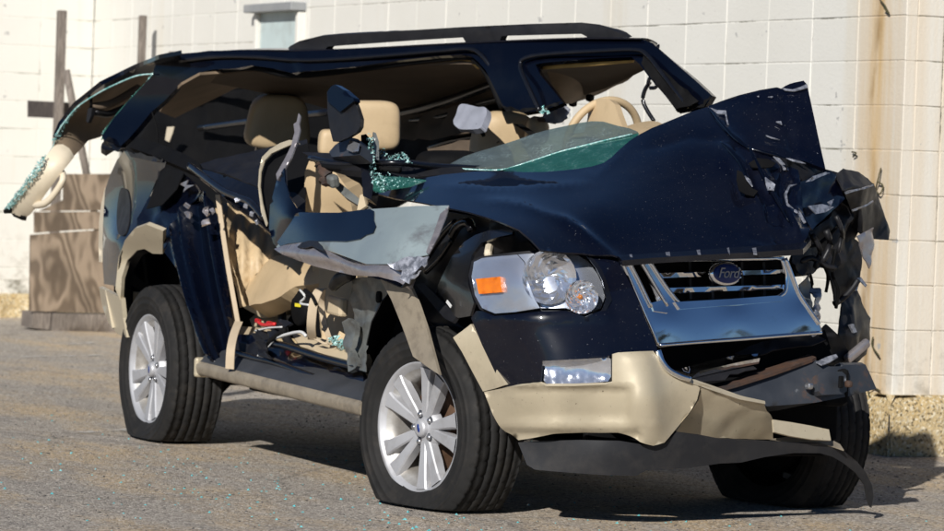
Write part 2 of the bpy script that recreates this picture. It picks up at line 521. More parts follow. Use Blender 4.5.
# ------------------------------------------------------------------ setting: ground
def ground_mat():
    m, nt, b = newmat('weathered_asphalt')
    g = N(nt, 'ShaderNodeNewGeometry').outputs['Position']
    def nz(sc, det=6.0, ro=.6, vec=None):
        n = N(nt, 'ShaderNodeTexNoise'); n.inputs['Scale'].default_value = sc; n.inputs['Detail'].default_value = det; n.inputs['Roughness'].default_value = ro
        nt.links.new(vec or g, n.inputs['Vector']); return n.outputs['Fac']
    mp = N(nt, 'ShaderNodeMapping'); mp.inputs['Scale'].default_value = (.8, 2.0, 1); mp.inputs['Rotation'].default_value = (0, 0, -1.1)
    nt.links.new(g, mp.inputs['Vector'])
    c = mix(nt, ramp(nt, nz(.9), .3, .7), (.335, .297, .255), (.425, .37, .31))
    c = mix(nt, math_(nt, 'MULTIPLY', ramp(nt, nz(.7, 8, .7, mp.outputs[0]), .46, .62), .85), c, (.56, .41, .24))
    c = mix(nt, math_(nt, 'MULTIPLY', ramp(nt, nz(2.4, 10, .8, mp.outputs[0]), .52, .66), .6), c, (.17, .155, .145))
    v = N(nt, 'ShaderNodeTexVoronoi'); v.inputs['Scale'].default_value = 100; nt.links.new(g, v.inputs['Vector'])
    sep = N(nt, 'ShaderNodeSeparateColor'); nt.links.new(v.outputs['Color'], sep.inputs[0])
    c = mix(nt, ramp(nt, sep.outputs[0], .70, .97), c, (.62, .56, .48))
    c = mix(nt, math_(nt, 'MULTIPLY', ramp(nt, sep.outputs[1], .68, .9), .75), c, (.10, .09, .08))
    c = mix(nt, ramp(nt, nz(26, 2), .70, .74), c, (.05, .05, .05))
    c = mix(nt, ramp(nt, nz(31, 2), .735, .76), c, (.42, .39, .34))
    # tar cracks
    wz = N(nt, 'ShaderNodeMix'); wz.data_type = 'VECTOR'; wz.inputs[0].default_value = .12
    nn = N(nt, 'ShaderNodeTexNoise'); nn.inputs['Scale'].default_value = 3; nn.inputs['Detail'].default_value = 6; nt.links.new(g, nn.inputs['Vector'])
    nt.links.new(g, wz.inputs[4]); nt.links.new(nn.outputs['Color'], wz.inputs[5])
    vc = N(nt, 'ShaderNodeTexVoronoi'); vc.feature = 'DISTANCE_TO_EDGE'; vc.inputs['Scale'].default_value = .55; nt.links.new(wz.outputs[1], vc.inputs['Vector'])
    c = mix(nt, math_(nt, 'MULTIPLY', math_(nt, 'SUBTRACT', 1.0, ramp(nt, vc.outputs['Distance'], .002, .007)), .4), c, (.09, .08, .07))
    nt.links.new(c, b.inputs['Base Color'])
    b.inputs['Roughness'].default_value = .9
    b.inputs['Specular IOR Level'].default_value = .25
    bn = N(nt, 'ShaderNodeBump'); bn.inputs['Strength'].default_value = .9; bn.inputs['Distance'].default_value = .006
    h = math_(nt, 'ADD', math_(nt, 'MULTIPLY', v.outputs['Distance'], -.8), math_(nt, 'MULTIPLY', nz(120, 3), 1.2))
    h = math_(nt, 'ADD', h, math_(nt, 'MULTIPLY', nz(6, 5), 1.6))
    nt.links.new(h, bn.inputs['Height']); nt.links.new(bn.outputs[0], b.inputs['Normal'])
    return m
def uneven(x, y):
    return .010*noise.noise(Vector((x*.7, y*.7, 3.3)))+.004*noise.noise(Vector((x*2.6, y*2.6, 9.1)))-.008
xs = [-260, -120, -60, -30, -18]+list(np.arange(-14, 6.01, .2))+[9, 14, 22, 40, 90, 260]
ys = [-260, -120, -60, -30, -15, -8, -5]+list(np.arange(-3, 4.01, .2))+[7, 12, 25, 60, 260]
V = [Vector((x, y, uneven(x, y) if -14.5 < x < 6.5 and -3.5 < y < 4.5 else -.008)) for y in ys for x in xs]
nx = len(xs)
F = [(j*nx+i, j*nx+i+1, (j+1)*nx+i+1, (j+1)*nx+i) for j in range(len(ys)-1) for i in range(nx-1)]
gnd = link('ground', mesh('ground', V, F), ground_mat(), None, Vector((0, 0, 0)))
gnd['kind'] = 'structure'

def worn_paint():
    m, nt, b = newmat('worn_line_paint')
    out = nt.nodes['Material Output']
    g = N(nt, 'ShaderNodeNewGeometry').outputs['Position']
    n = N(nt, 'ShaderNodeTexNoise'); n.inputs['Scale'].default_value = 9; n.inputs['Detail'].default_value = 10; n.inputs['Roughness'].default_value = .8
    nt.links.new(g, n.inputs['Vector'])
    b.inputs['Base Color'].default_value = (.52, .50, .46, 1); b.inputs['Roughness'].default_value = .9
    t = N(nt, 'ShaderNodeBsdfTransparent'); mx = N(nt, 'ShaderNodeMixShader')
    nt.links.new(ramp(nt, n.outputs['Fac'], .48, .60), mx.inputs[0])
    nt.links.new(t.outputs[0], mx.inputs[1]); nt.links.new(b.outputs[0], mx.inputs[2]); nt.links.new(mx.outputs[0], out.inputs[0])
    return m
wp = worn_paint()
def line(name, tr, wdt):
    a, b_ = [at(x, y, 'Z', 0) for x, y in tr]
    d = (b_-a).normalized(); s = Vector((-d.y, d.x, 0))*wdt/2
    V, F = [], []
    n = 24
    for i in range(n+1):
        p = a.lerp(b_, i/n)
        for q in (p-s, p+s):
            V.append(Vector((q.x, q.y, uneven(q.x, q.y)+.006)))
    F = [(2*i, 2*i+1, 2*i+3, 2*i+2) for i in range(n)]
    o = link(name, mesh(name, V, F), wp); o['kind'] = 'structure'; return o
line('parking_line', ((-20, 357), (128, 354)), .10)
line('parking_line', ((62, 343), (130, 341)), .11)
line('parking_line', ((70, 432), (150, 428)), .10)

# crumbs of broken glass and grit
def crumbs(name, n, size, mat, place, seed, tall=1.0):
    rnd = random.Random(seed); V, F = [], []
    for _ in range(n):
        x, y = place(rnd); s = size*rnd.uniform(.4, 1.4)
        if -.92 < y < .92 and -3.2 < x < .5 and rnd.random() < .6:
            continue
        z = uneven(x, y); k = len(V); an = rnd.uniform(0, 6.28)
        for j in range(4):
            a = an+j*PI/2+rnd.uniform(-.5, .5); V.append(Vector((x+s*math.cos(a), y+s*math.sin(a), z)))
        V.append(Vector((x+s*rnd.uniform(-.4, .4), y+s*rnd.uniform(-.4, .4), z+s*tall*rnd.uniform(.4, 1.0))))
        F += [(k+j, k+(j+1) % 4, k+4) for j in range(4)]
    o = link(name, mesh(name, V, F, False), mat); o['kind'] = 'stuff'; return o
def spread(r):
    while True:
        x = r.gauss(-.2, 1.7); y = r.gauss(-.9, .8)
        if -5 < x < 3.4 and -2.6 < y < 2.2:
            return x, y
gl = surf('glass_crumb_teal', (.06, .36, .38), (.2, .5, .52), nsc=80, rough=.15, coat=.5)
o = crumbs('glass_fragments', 620, .0060, gl, spread, 3)
o['label'] = 'teal crumbs of broken safety glass scattered over the asphalt'; o['category'] = 'glass fragments'
def wide(r):
    return (r.uniform(-9, 4), r.uniform(-3, 2.3))
gr = surf('grit_stone', (.22, .20, .17), (.07, .065, .06), nsc=70, lo=.45, hi=.55, rough=.9)
o = crumbs('grit', 6500, .006, gr, wide, 4)
o['label'] = 'small loose grit and pebbles strewn over the parking lot'; o['category'] = 'grit'

def near_car(r):
    return (r.gauss(-.3, 2.2), r.gauss(-1.0, .9))
bitm = surf('black_plastic_bits', (.015, .015, .016), (.05, .045, .04), nsc=40, rough=.6)
o = crumbs('plastic_debris', 220, .009, bitm, near_car, 9, .35)
o['label'] = 'small black plastic and dirt crumbs lying around the wrecked car'; o['category'] = 'debris'
# ------------------------------------------------------------------ setting: block building
def wall_mat(name, mortar=False, found=False):
    m, nt, b = newmat(name)
    geo = N(nt, 'ShaderNodeNewGeometry'); g = geo.outputs['Position']
    def nz(sc, det=6.0, ro=.6, scale=None):
        n = N(nt, 'ShaderNodeTexNoise'); n.inputs['Scale'].default_value = sc; n.inputs['Detail'].default_value = det; n.inputs['Roughness'].default_value = ro
        if scale:
            mp = N(nt, 'ShaderNodeMapping'); mp.inputs['Scale'].default_value = scale; nt.links.new(g, mp.inputs['Vector']); nt.links.new(mp.outputs[0], n.inputs['Vector'])
        else:
            nt.links.new(g, n.inputs['Vector'])
        return n.outputs['Fac']
    sx = N(nt, 'ShaderNodeSeparateXYZ'); nt.links.new(g, sx.inputs[0])
    c = mix(nt, ramp(nt, nz(1.6), .3, .7), (.64, .62, .56), (.675, .655, .60))
    if not mortar:
        oi = N(nt, 'ShaderNodeObjectInfo')
        c = mix(nt, math_(nt, 'MULTIPLY', oi.outputs['Random'], .35), c, (.60, .575, .52))
    # rust wash running down near the corner
    band = math_(nt, 'SUBTRACT', 1.0, math_(nt, 'ABSOLUTE', math_(nt, 'DIVIDE', math_(nt, 'ADD', sx.outputs[0], 2.20), .30)), True)
    st = ramp(nt, nz(1, 6, .65, (7, 7, .3)), .30, .62)
    c = mix(nt, math_(nt, 'MULTIPLY', math_(nt, 'MULTIPLY', band, st), .9), c, (.52, .31, .08))
    b2 = math_(nt, 'SUBTRACT', 1.0, math_(nt, 'ABSOLUTE', math_(nt, 'DIVIDE', math_(nt, 'ADD', math_(nt, 'ADD', sx.outputs[0], math_(nt, 'MULTIPLY', nz(2.2, 3), .16)), 2.17), .055)), True)
    c = mix(nt, math_(nt, 'MULTIPLY', math_(nt, 'MULTIPLY', b2, ramp(nt, nz(4, 4, .6, (2, 2, .6)), .36, .6)), .9), c, (.26, .15, .045))
    c = mix(nt, math_(nt, 'MULTIPLY', ramp(nt, nz(1, 5, .6, (4, 4, .25)), .58, .8), .35), c, (.54, .43, .26))
    # flaked paint
    c = mix(nt, ramp(nt, nz(6, 5, .65), .67, .685), c, (.38, .37, .35))
    c = mix(nt, math_(nt, 'MULTIPLY', ramp(nt, nz(55, 3), .68, .76), .55), c, (.25, .22, .17))
    if mortar:
        c = mix(nt, ramp(nt, nz(2.4, 6, .75), .49, .60), c, (.12, .11, .075))
    # grime towards the base course
    low = math_(nt, 'MULTIPLY', ramp(nt, nz(9, 8, .7), .5, .68), .8)
    gm = math_(nt, 'SUBTRACT', 1.0, math_(nt, 'DIVIDE', sx.outputs[2], .75), True)
    c = mix(nt, math_(nt, 'MULTIPLY', low, gm), c, (.20, .17, .12))
    if found:
        c = mix(nt, ramp(nt, nz(5, 8, .7), .3, .7), (.42, .29, .12), (.55, .44, .26))
        v = N(nt, 'ShaderNodeTexVoronoi'); v.inputs['Scale'].default_value = 95; nt.links.new(g, v.inputs['Vector'])
        sp = N(nt, 'ShaderNodeSeparateColor'); nt.links.new(v.outputs['Color'], sp.inputs[0])
        c = mix(nt, ramp(nt, sp.outputs[0], .6, .95), c, (.62, .55, .40))
        c = mix(nt, ramp(nt, sp.outputs[1], .75, .95), c, (.16, .12, .06))
    nt.links.new(c, b.inputs['Base Color'])
    b.inputs['Roughness'].default_value = .8
    bn = N(nt, 'ShaderNodeBump'); bn.inputs['Strength'].default_value = .9 if found else .45; bn.inputs['Distance'].default_value = .02 if found else .004
    nt.links.new(nz(30 if found else 70, 6), bn.inputs['Height']); nt.links.new(bn.outputs[0], b.inputs['Normal'])
    return m
WM = wall_mat('white_painted_block'); MM = wall_mat('painted_mortar', True); FM = wall_mat('rough_concrete_footing', False, True)
WY, WX0, WX1 = 2.45, -13.45, -2.0
Z0, CH, BL = .365, .209, .418
bld = empty('block_building', (-7.7, 3.5, 0), 'long white painted concrete block building standing behind the wreck', 'building')
def blockmesh(l, h, d, bev=.003):
    bm = bmesh.new(); bmesh.ops.create_cube(bm, size=1); bmesh.ops.scale(bm, vec=(l, d, h), verts=bm.verts)
    bmesh.ops.bevel(bm, geom=[e for e in bm.edges if all(v.co.y < 0 for v in e.verts)], offset=bev, segments=1, affect='EDGES')
    me = bpy.data.meshes.new('block'); bm.to_mesh(me); bm.free(); me.materials.append(WM); return me
def plainbox(name, parent, mat, lo, hi):
    lo, hi = Vector(lo), Vector(hi)
    return rbox(name, parent, mat, (lo+hi)/2, hi-lo, bev=0)
REC = .003
ROWS = 12
ztop = Z0+CH*ROWS
core = plainbox('long_wall', bld, MM, (WX0-.2, WY+REC, .26), (WX1-.004, WY+.2, ztop))
end = plainbox('end_wall', bld, MM, (WX1-.2, WY+.204, .26), (WX1-REC, WY+5, ztop))
wing = plainbox('wing_wall', bld, MM, (WX0-.2, .55, .10), (WX0-REC, WY-.002, ztop))
plainbox('coping', bld, WM, (WX0-.22, WY-.012, ztop+.002), (WX1+.012, WY+.25, ztop+.07))
plainbox('coping', bld, WM, (WX1-.25, WY+.254, ztop+.002), (WX1+.012, WY+5, ztop+.07))
plainbox('coping', bld, WM, (WX0-.22, .55, ztop+.002), (WX0+.012, WY-.014, ztop+.07))
def footing(name, lo, hi, face, top_z=.275):
    V, F = [], []
    n = 90
    for i in range(n+1):
        for j in range(7):
            t, s = i/n, j/6
            p = Vector((lo[0]+(hi[0]-lo[0])*t, lo[1]+(hi[1]-lo[1])*t, -.05+(top_z+.05)*s))
            k = .05*noise.noise(p*3.1)+.025*noise.noise(p*9)+.012*noise.noise(p*22)
            V.append(p+Vector(face)*(.035+k*(1 if s < 1 else .4)-.03*(s == 1)))
    for i in range(n):
        for j in range(6):
            F.append((i*7+j, (i+1)*7+j, (i+1)*7+j+1, i*7+j+1))
    top = len(V)
    for i in range(n+1):
        p = V[i*7+6]; V.append(p-Vector(face)*.12)
    F += [(i*7+6, (i+1)*7+6, top+i+1, top+i) for i in range(n)]
    return link(name, mesh(name, V, F), FM, bld)
footing('footing', (WX0, WY, 0), (WX1+.03, WY, 0), (0, -1, 0))
footing('footing', (WX1, WY-.03, 0), (WX1, WY+4, 0), (1, 0, 0))
footing('footing', (WX0, .5, 0), (WX0, WY, 0), (1, 0, 0), .17)
def toscreen(p):
    d = Vector(p)-CAM; z = d.dot(FW); return IW/2+FPX*d.dot(RT)/z, IH/2-FPX*d.dot(UP)/z, z
SIL = [(100, 290), (112, 160), (60, 150), (110, 80), (200, 50), (640, 35), (660, 60), (715, 100), (805, 82), (838, 170), (888, 200), (862, 370), (870, 500), (400, 505), (130, 430)]
cands = []
d_ = .06
def course(i):
    return (Z0+CH*i+.002, CH-.004) if i >= 0 else (.272, Z0-.272-.002)
half = {}
for i in range(-1, ROWS):
    z, h = course(i)
    n = int(round((WX1-WX0)/BL)); l = (WX1-WX0)/n
    for j in range(n):
        cands.append((core, (WX1-l*(j+.5), WY+d_/2, z+h/2), 0, l-.003, h))
    for j in range(5):
        l2 = .205 if j == 0 else BL; y0 = WY+(0 if j == 0 else .209+BL*(j-1))
        cands.append((end, (WX1-d_/2, y0+l2/2+(.062 if j == 0 else 0), z+h/2), PI/2, l2-(.004 if j else .13), h) if j else (end, (WX1-d_/2, WY+.062+.072, z+h/2), PI/2, .143, h))
    for j in range(4):
        cands.append((wing, (WX0-d_/2, WY-BL*(j+.5), z+h/2), PI/2, BL-.004, h))
meshes = {}
ranked = []
for k, c in enumerate(cands):
    x, y, zz = toscreen(c[1])
    vis = -25 < x < IW+25 and -25 < y < IH+25 and not inpoly(x, y, SIL)
    ranked.append((0 if vis else 1, zz, k))
ranked.sort()
single = {k for _, _, k in ranked[:290]}
rest = {}
for k, (par, p, rz, l, h) in enumerate(cands):
    key = (round(l, 3), round(h, 3))
    if key not in meshes:
        meshes[key] = blockmesh(l, h, d_)
    if k in single:
        o = bpy.data.objects.new('block', meshes[key]); COL.objects.link(o); o.parent = par
        o.location = Vector(p)-WL[par.name]; o.rotation_euler = (random.uniform(-.003, .003), 0, rz+random.uniform(-.002, .002))
        off = random.uniform(-.0015, .0015)
        o.location += Vector((0, off, 0)) if rz == 0 else Vector((off, 0, 0))
    else:
        bm = rest.setdefault(par.name, (par, bmesh.new()))[1]
        nv = len(bm.verts); bm.from_mesh(meshes[key]); bm.verts.ensure_lookup_table()
        bmesh.ops.transform(bm, matrix=Matrix.Translation(Vector(p)) @ Matrix.Rotation(rz, 4, 'Z'), verts=bm.verts[nv:])
for par, bm in rest.values():
    me = bpy.data.meshes.new('hidden_blocks'); bm.to_mesh(me); bm.free()
    o = link('block_courses', me, WM, par); o['kind'] = 'stuff'
# shuttered opening high in the wall
pw = surf('pale_blue_shutter', (.48, .56, .55), (.42, .50, .50), nsc=3, rough=.5, dirt=(.3, .3, .27), dirt_sc=6)
sh = plainbox('shutter', bld, pw, (-10.0, WY-.02, .95), (-9.33, WY+.03, 2.23))
fr = surf('grey_lintel', (.22, .23, .235), (.3, .3, .3), nsc=5, rough=.6)
rbox('lintel', bld, fr, (-9.68, WY-.05, 2.255), (.84, .12, .055), bev=.006)
for x in (-10.03, -9.30):
    rbox('frame_post', bld, WM, (x, WY-.02, 1.58), (.05, .06, 1.28), bev=.006)

# dried creeper left on the wall near the corner
vine_m = surf('dead_creeper', (.045, .05, .02), (.08, .06, .03), nsc=30, rough=.9)
cre = empty('dead_creeper', at(880, 400, 'Y', WY-.03), 'thin dead creeper strands clinging to the rust stained wall corner', 'creeper')
for tr in ([(881, 168), (878, 180), (876, 190), (880, 194), (883, 186), (878, 182)], [(873, 337), (872, 345), (876, 352), (879, 356), (874, 350)], [(880, 0), (885, 6), (889, 14), (884, 8)], [(852, 152), (856, 153), (853, 157)], [(872, 400), (868, 392), (874, 388), (880, 391)]):
    tube('stem', cre, vine_m, [at(x, y, 'Y', WY-.012-.012*(i % 2)) for i, (x, y) in enumerate(tr)], .004, 5)
stone_m = surf('loose_rubble', (.10, .075, .04), (.05, .04, .025), nsc=20, rough=.9)
leafV, leafF = [], []

# ------------------------------------------------------------------ timber by the far corner
def woodmat(name, c1, c2, ply=False):
    m, nt, b = newmat(name)
    tc = N(nt, 'ShaderNodeTexCoord'); g = tc.outputs['Object']
    mp = N(nt, 'ShaderNodeMapping'); nt.links.new(g, mp.inputs['Vector'])
    mp.inputs['Scale'].default_value = (1, 1, .45) if ply else (3, 3, .5)
    n = N(nt, 'ShaderNodeTexNoise'); n.inputs['Scale'].default_value = 2.4 if ply else 5; n.inputs['Detail'].default_value = 3
    nt.links.new(mp.outputs[0], n.inputs['Vector'])
    k = math_(nt, 'SINE', math_(nt, 'MULTIPLY', n.outputs['Fac'], 75 if ply else 60))
    c = mix(nt, ramp(nt, math_(nt, 'ADD', math_(nt, 'MULTIPLY', k, .5), .5), .1, .9), c1, c2)
    n2 = N(nt, 'ShaderNodeTexNoise'); n2.inputs['Scale'].default_value = 3; n2.inputs['Detail'].default_value = 8; nt.links.new(g, n2.inputs['Vector'])
    c = mix(nt, math_(nt, 'MULTIPLY', ramp(nt, n2.outputs['Fac'], .45, .75), .7), c, tuple(v*.5 for v in c1))
    nt.links.new(c, b.inputs['Base Color']); b.inputs['Roughness'].default_value = .85
    bn = N(nt, 'ShaderNodeBump'); bn.inputs['Strength'].default_value = .3; bn.inputs['Distance'].default_value = .004
    nt.links.new(k, bn.inputs['Height']); nt.links.new(bn.outputs[0], b.inputs['Normal'])
    return m
PLY = woodmat('weathered_plywood', (.125, .09, .06), (.27, .205, .145), True)
POST = woodmat('grey_post_timber', (.15, .125, .105), (.22, .185, .155))
DARKB = woodmat('dark_board_timber', (.055, .045, .042), (.085, .07, .062))
BX = -11.6
def plane3(poly, x):
    return [(a, b, 'X', x) for a, b in poly[:3]]
bin_ = empty('plywood_bin', at(75, 330, 'X', BX)*Vector((1, 1, 0)) if False else Vector((BX, 1.9, 0)), 'stained plywood bin panels stacked on timber skids beside the wing wall', 'plywood bin')
for nm, poly in (('panel', [(64, 174), (118, 174), (118, 210.5), (40, 211), (64, 200)]), ('panel', [(35, 212), (118, 211.5), (118, 228), (62, 231), (35, 233)]), ('panel', [(31, 235), (62, 232.5), (118, 229), (118, 313), (30, 311)])):
    patch(nm, bin_, PLY, poly, plane3(poly, BX), step=20, thick=.03)
poly = [(33, 312), (51, 312.5), (50, 330), (32, 328)]
patch('skid', bin_, POST, poly, plane3(poly, BX-.02), step=20, thick=.25)
poly = [(54, 313.5), (128, 315), (128, 336), (53, 331)]
patch('skid', bin_, POST, poly, plane3(poly, BX+.02), step=20, thick=.25)
def post(parent, name, x, y0, k, v, h, wd, mt, lean=0):
    p = at(x, y0, k, v); zt = p.z
    return rbox(name, parent, mt, (p.x, p.y, zt/2-.01), (wd, wd, zt), bev=.006)
fr_ = empty('timber_barrier', (BX-.35, 1.75, 0), 'tall grey timber post with a leaning brace and dark crossboard behind the plywood', 'post')
post(fr_, 'post', 62, 9, 'X', BX-.30, 2.4, .060, POST)
a, b = at(66, 70, 'X', BX-.22), at(104, 262, 'X', BX-.22)
tube('brace', fr_, POST, [a, b], .028, 4, 1)
poly = [(28.5, 100.5), (71, 102.5), (71, 119), (28.5, 117)]
patch('crossboard', fr_, DARKB, poly, plane3(poly, BX-.36), step=20, thick=.025)
p = at(143, 14, 'Y', 2.30)
o = rbox('timber_post', None, POST, (p.x, p.y, p.z/2-.01), (.05, .05, p.z), bev=.006); tag(o, 'slim weathered timber post standing alone against the long white wall', 'post', 'posts along the wall')
p = at(172.5, 50, 'Y', 2.32)
o = rbox('timber_post', None, POST, (p.x, p.y, p.z/2-.01), (.045, .045, p.z), bev=.006); tag(o, 'shortest thin timber stake by the white wall, its tip just above the wrecked roof', 'post', 'posts along the wall')

# ------------------------------------------------------------------ trees across the lot, behind the photographer
bark = surf('tree_bark', (.06, .048, .038), (.035, .028, .022), nsc=20, rough=.9, bump=.4)
leafm = surf('autumn_foliage', (.045, .055, .018), (.09, .075, .03), nsc=2, rough=.7)
def tree(x, y, h, seed):
    rnd = random.Random(seed)
    t = empty('lot_tree', (x, y, 0), 'thin crowned tree standing across the lot, mirrored in the chrome grille', 'tree', 'trees across the lot')
    V, F = [], []
    def add(pts, rad):
        v, f = tubemesh(pts, rad, 7, 2); k = len(V); V.extend(v); F.extend([tuple(i+k for i in q) for q in f])
    base = Vector((x, y, -.05)); top = Vector((x+rnd.uniform(-.6, .6), y+rnd.uniform(-.6, .6), h*.62))
    add([base, base.lerp(top, .5)+Vector((rnd.uniform(-.3, .3), rnd.uniform(-.3, .3), 0)), top], [h*.03, h*.022, h*.008])
    tips = []
    for i in range(13):
        a = rnd.uniform(0, 6.28); s = base.lerp(top, rnd.uniform(.35, 1)); L = h*rnd.uniform(.2, .36)
        e = s+Vector((math.cos(a)*L, math.sin(a)*L, L*rnd.uniform(.5, 1.1)))
        add([s, s.lerp(e, .5)+Vector((0, 0, -.1*L)), e], [h*.01, h*.006, h*.002]); tips += [e, s.lerp(e, .7), s.lerp(e, .45)]
    link('trunk', mesh('trunk', V, F), bark, t)
    LV, LF = [], []
    for c in tips:
        for _ in range(90):
            p = c+Vector((rnd.gauss(0, 1), rnd.gauss(0, 1), rnd.gauss(0, .7)))*h*.065
            k = len(LV); s = rnd.uniform(.08, .17)
            u = Vector([rnd.gauss(0, 1) for _ in range(3)]).normalized(); q = u.orthogonal().normalized()
            LV += [p-u*s, p+q*s*.5, p+u*s, p-q*s*.5]; LF.append((k, k+1, k+2, k+3))
    link('crown', mesh('crown', LV, LF, False), leafm, t)
for i, (x, y, h) in enumerate(((36, 17, 9.5), (43, 25, 8.0), (47, 12, 8.5), (45, 33, 9), (60, 4, 8))):
    tree(x, y, h, 40+i)
# ------------------------------------------------------------------ the wreck
car = empty('wrecked_suv', (-1.45, 0, 0), 'crushed navy sport utility vehicle with cream cladding, torn off roof and flat tyres', 'car')
P = M_
wt0 = M_['white_torn']

# ---- wheels
TR, TW = .382, .122
def tyre_mesh(hubz, rotz, hub):
    prof = [(.236, -.098), (.250, -.112), (.266, -.118), (.268, -.1205), (.273, -.1205), (.275, -.121), (.292, -.1245), (.294, -.1268), (.300, -.1270), (.302, -.1255), (.322, -.126), (.324, -.1285), (.330, -.128), (.332, -.1245), (.340, -.123), (.352, -.118), (.366, -.108), (.374, -.100)]
    tread = []
    edges = [-.100, -.060, -.054, -.022, -.016, .016, .022, .054, .060, .100]
    for i in range(0, 10, 2):
        tread.append((edges[i], edges[i+1]))
    pr = list(prof)
    for i, (a, b) in enumerate(tread):
        for y in (a, (a+b)/2, b):
            pr.append((TR-.012*(abs(y)/.1)**3, y))
        if i < 4:
            pr += [(TR-.011, b+.0005), (TR-.011, tread[i+1][0]-.0005)]
    pr += [(r, -y) for r, y in reversed(prof)]
    seg = 240
    V, F = lathe(pr, seg)
    n = len(pr)
    M = Matrix.Translation(hub) @ Matrix.Rotation(rotz, 4, 'Z')
    Mi = Matrix.Rotation(-rotz, 3, 'Z')
    out = []
    for k, v in enumerate(V):
        s, q = divmod(k, n)
        r = math.hypot(v.x, v.z); a = math.atan2(v.z, v.x)
        y = v.y
        if r > .345 and abs(y) > .055:      # shoulder lugs
            ph = (s + (int(abs(y)*60)))
            if ph % 6 == 0:
                r -= .004
        elif r > TR-.006:
            if (s*2+int(y*200)) % 11 == 0:
                r -= .004
        out.append(Vector((r*math.cos(a), y, r*math.sin(a))))
    # weight sits on the flattened casing
    lim = -hub.z+.003
    for v in out:
        if v.z < lim+.09:
            d = max(0, lim+.09-v.z)/.17
            w = math.exp(-((v.x)/.24)**2)
            v.y += math.copysign(.035*min(1, d)*w*min(1, abs(v.y)/.1), v.y)
        if v.z < lim:
            v.z = lim+.0006*noise.noise(v*40)
    return [M @ v for v in out], F

def spoke_mesh(ang):
    V, F = [], []
    # cross sections along the spoke: (r, half width face, half width back, face y, depth)
    for r, wf, wb, yf, dp in ((.045, .016, .018, -.084, .03), (.085, .0185, .021, -.087, .034), (.14, .0215, .025, -.093, .038), (.195, .0255, .029, -.098, .034), (.226, .032, .036, -.101, .026)):
        off = ang
        for (w_, y) in ((-wb, yf+dp), (-wf, yf+.005), (-wf+.005, yf), (wf-.005, yf), (wf, yf+.005), (wb, yf+dp)):
            V.append(Vector((r, y, w_)))
    for i in range(4):
        for k in range(6):
            F.append((i*6+k, i*6+(k+1) % 6, (i+1)*6+(k+1) % 6, (i+1)*6+k))
    c, s = math.cos(ang), math.sin(ang)
    return [Vector((v.x*c-v.z*s, v.y, v.x*s+v.z*c)) for v in V], F

def wheel(hub, rotz, spin, detail=True, mirror=False):
    hub = Vector(hub)
    M = Matrix.Translation(hub) @ Matrix.Rotation(rotz, 4, 'Z') @ Matrix.Scale(-1 if mirror else 1, 4, (0, 1, 0)) @ Matrix.Rotation(spin, 4, 'Y')
    def put(name, V, F, mt, par, smooth=True):
        return link(name, mesh(name, [M @ v for v in V], F, smooth), mt, par)
    V, F = lathe([(.178, .10), (.186, .0), (.190, -.05), (.206, -.075), (.222, -.088), (.226, -.094), (.232, -.097), (.238, -.104), (.246, -.108), (.250, -.104), (.248, -.098)], 72)
    wh = put('wheel', V, F, P['barrel'] if detail else P['black'], car)  # far wheels: black barrel, their shade put into the colour
    Vt, Ft = tyre_mesh(hub.z, rotz, hub)
    link('tyre', mesh('tyre', Vt, Ft), P['rubber'], wh)
    V, F = lathe([(.218, -.082), (.226, -.0945), (.2325, -.0985), (.2385, -.1055), (.247, -.1095), (.2515, -.105)], 72)
    put('rim_lip', V, F, P['rim'], wh)
    V, F = lathe([(.0, -.083), (.062, -.083), (.074, -.078), (.080, -.045)], 40)
    put('hub', V, F, P['rim'], wh)
    V, F = lathe([(.0, -.012), (.16, -.012), (.165, -.005), (.165, .01), (.09, .012)], 40)
    put('brake_disc', V, F, P['disc'], wh)
    if not detail:
        V, F = lathe([(.0, .088), (.17, .088), (.184, .082), (.186, .06)], 40); put('wheel_shade_disc', V, F, P['dark'], wh)  # dark disc added for the shade inside the far wheels
        for i in range(5):
            for s in (-1, 1):
                V, F = spoke_mesh(i*2*PI/5+s*.21); put('spoke', V, F, P['rim'], wh, False)
        return wh
    for i in range(5):
        for s in (-1, 1):
            V, F = spoke_mesh(i*2*PI/5+s*.21)
            put('spoke', V, F, P['rim'], wh, False)
        a = (i+.5)*2*PI/5
        V, F = lathe([(.0, -.092), (.008, -.092), (.0105, -.088), (.0105, -.07)], 12)
        V = [v+Vector((.053*math.cos(a), 0, .053*math.sin(a))) for v in V]
        put('lug_nut', V, F, P['nut'], wh)
        V, F = lathe([(.0, -.0845), (.0145, -.0845), (.0165, -.0835)], 14)
        V = [v+Vector((.053*math.cos(a), 0, .053*math.sin(a))) for v in V]
        put('lug_pocket', V, F, P['steel'], wh)
    V, F = lathe([(.0, -.104), (.022, -.1035), (.030, -.1), (.033, -.094), (.033, -.07)], 32)
    put('centre_cap', V, F, P['rim'], wh)
    V, F = lathe([(.0, -.1054), (.9, -.105), (1.0, -.1035)], 28)
    V = [Vector((v.x*.017, v.y, v.z*.008)) for v in V]
    c, s = math.cos(-spin), math.sin(-spin)
    put('cap_badge', V, F, P['badgeblue'], wh)
    return wh
wheel((0, -.785, .288), math.radians(12.5), math.radians(72))
wheel((-2.887, -.785, .305), 0, math.radians(84))
wheel((0, .70, .30), math.radians(12.5), .3, False, True)
wheel((-2.887, .785, .305), 0, .8, False, True)

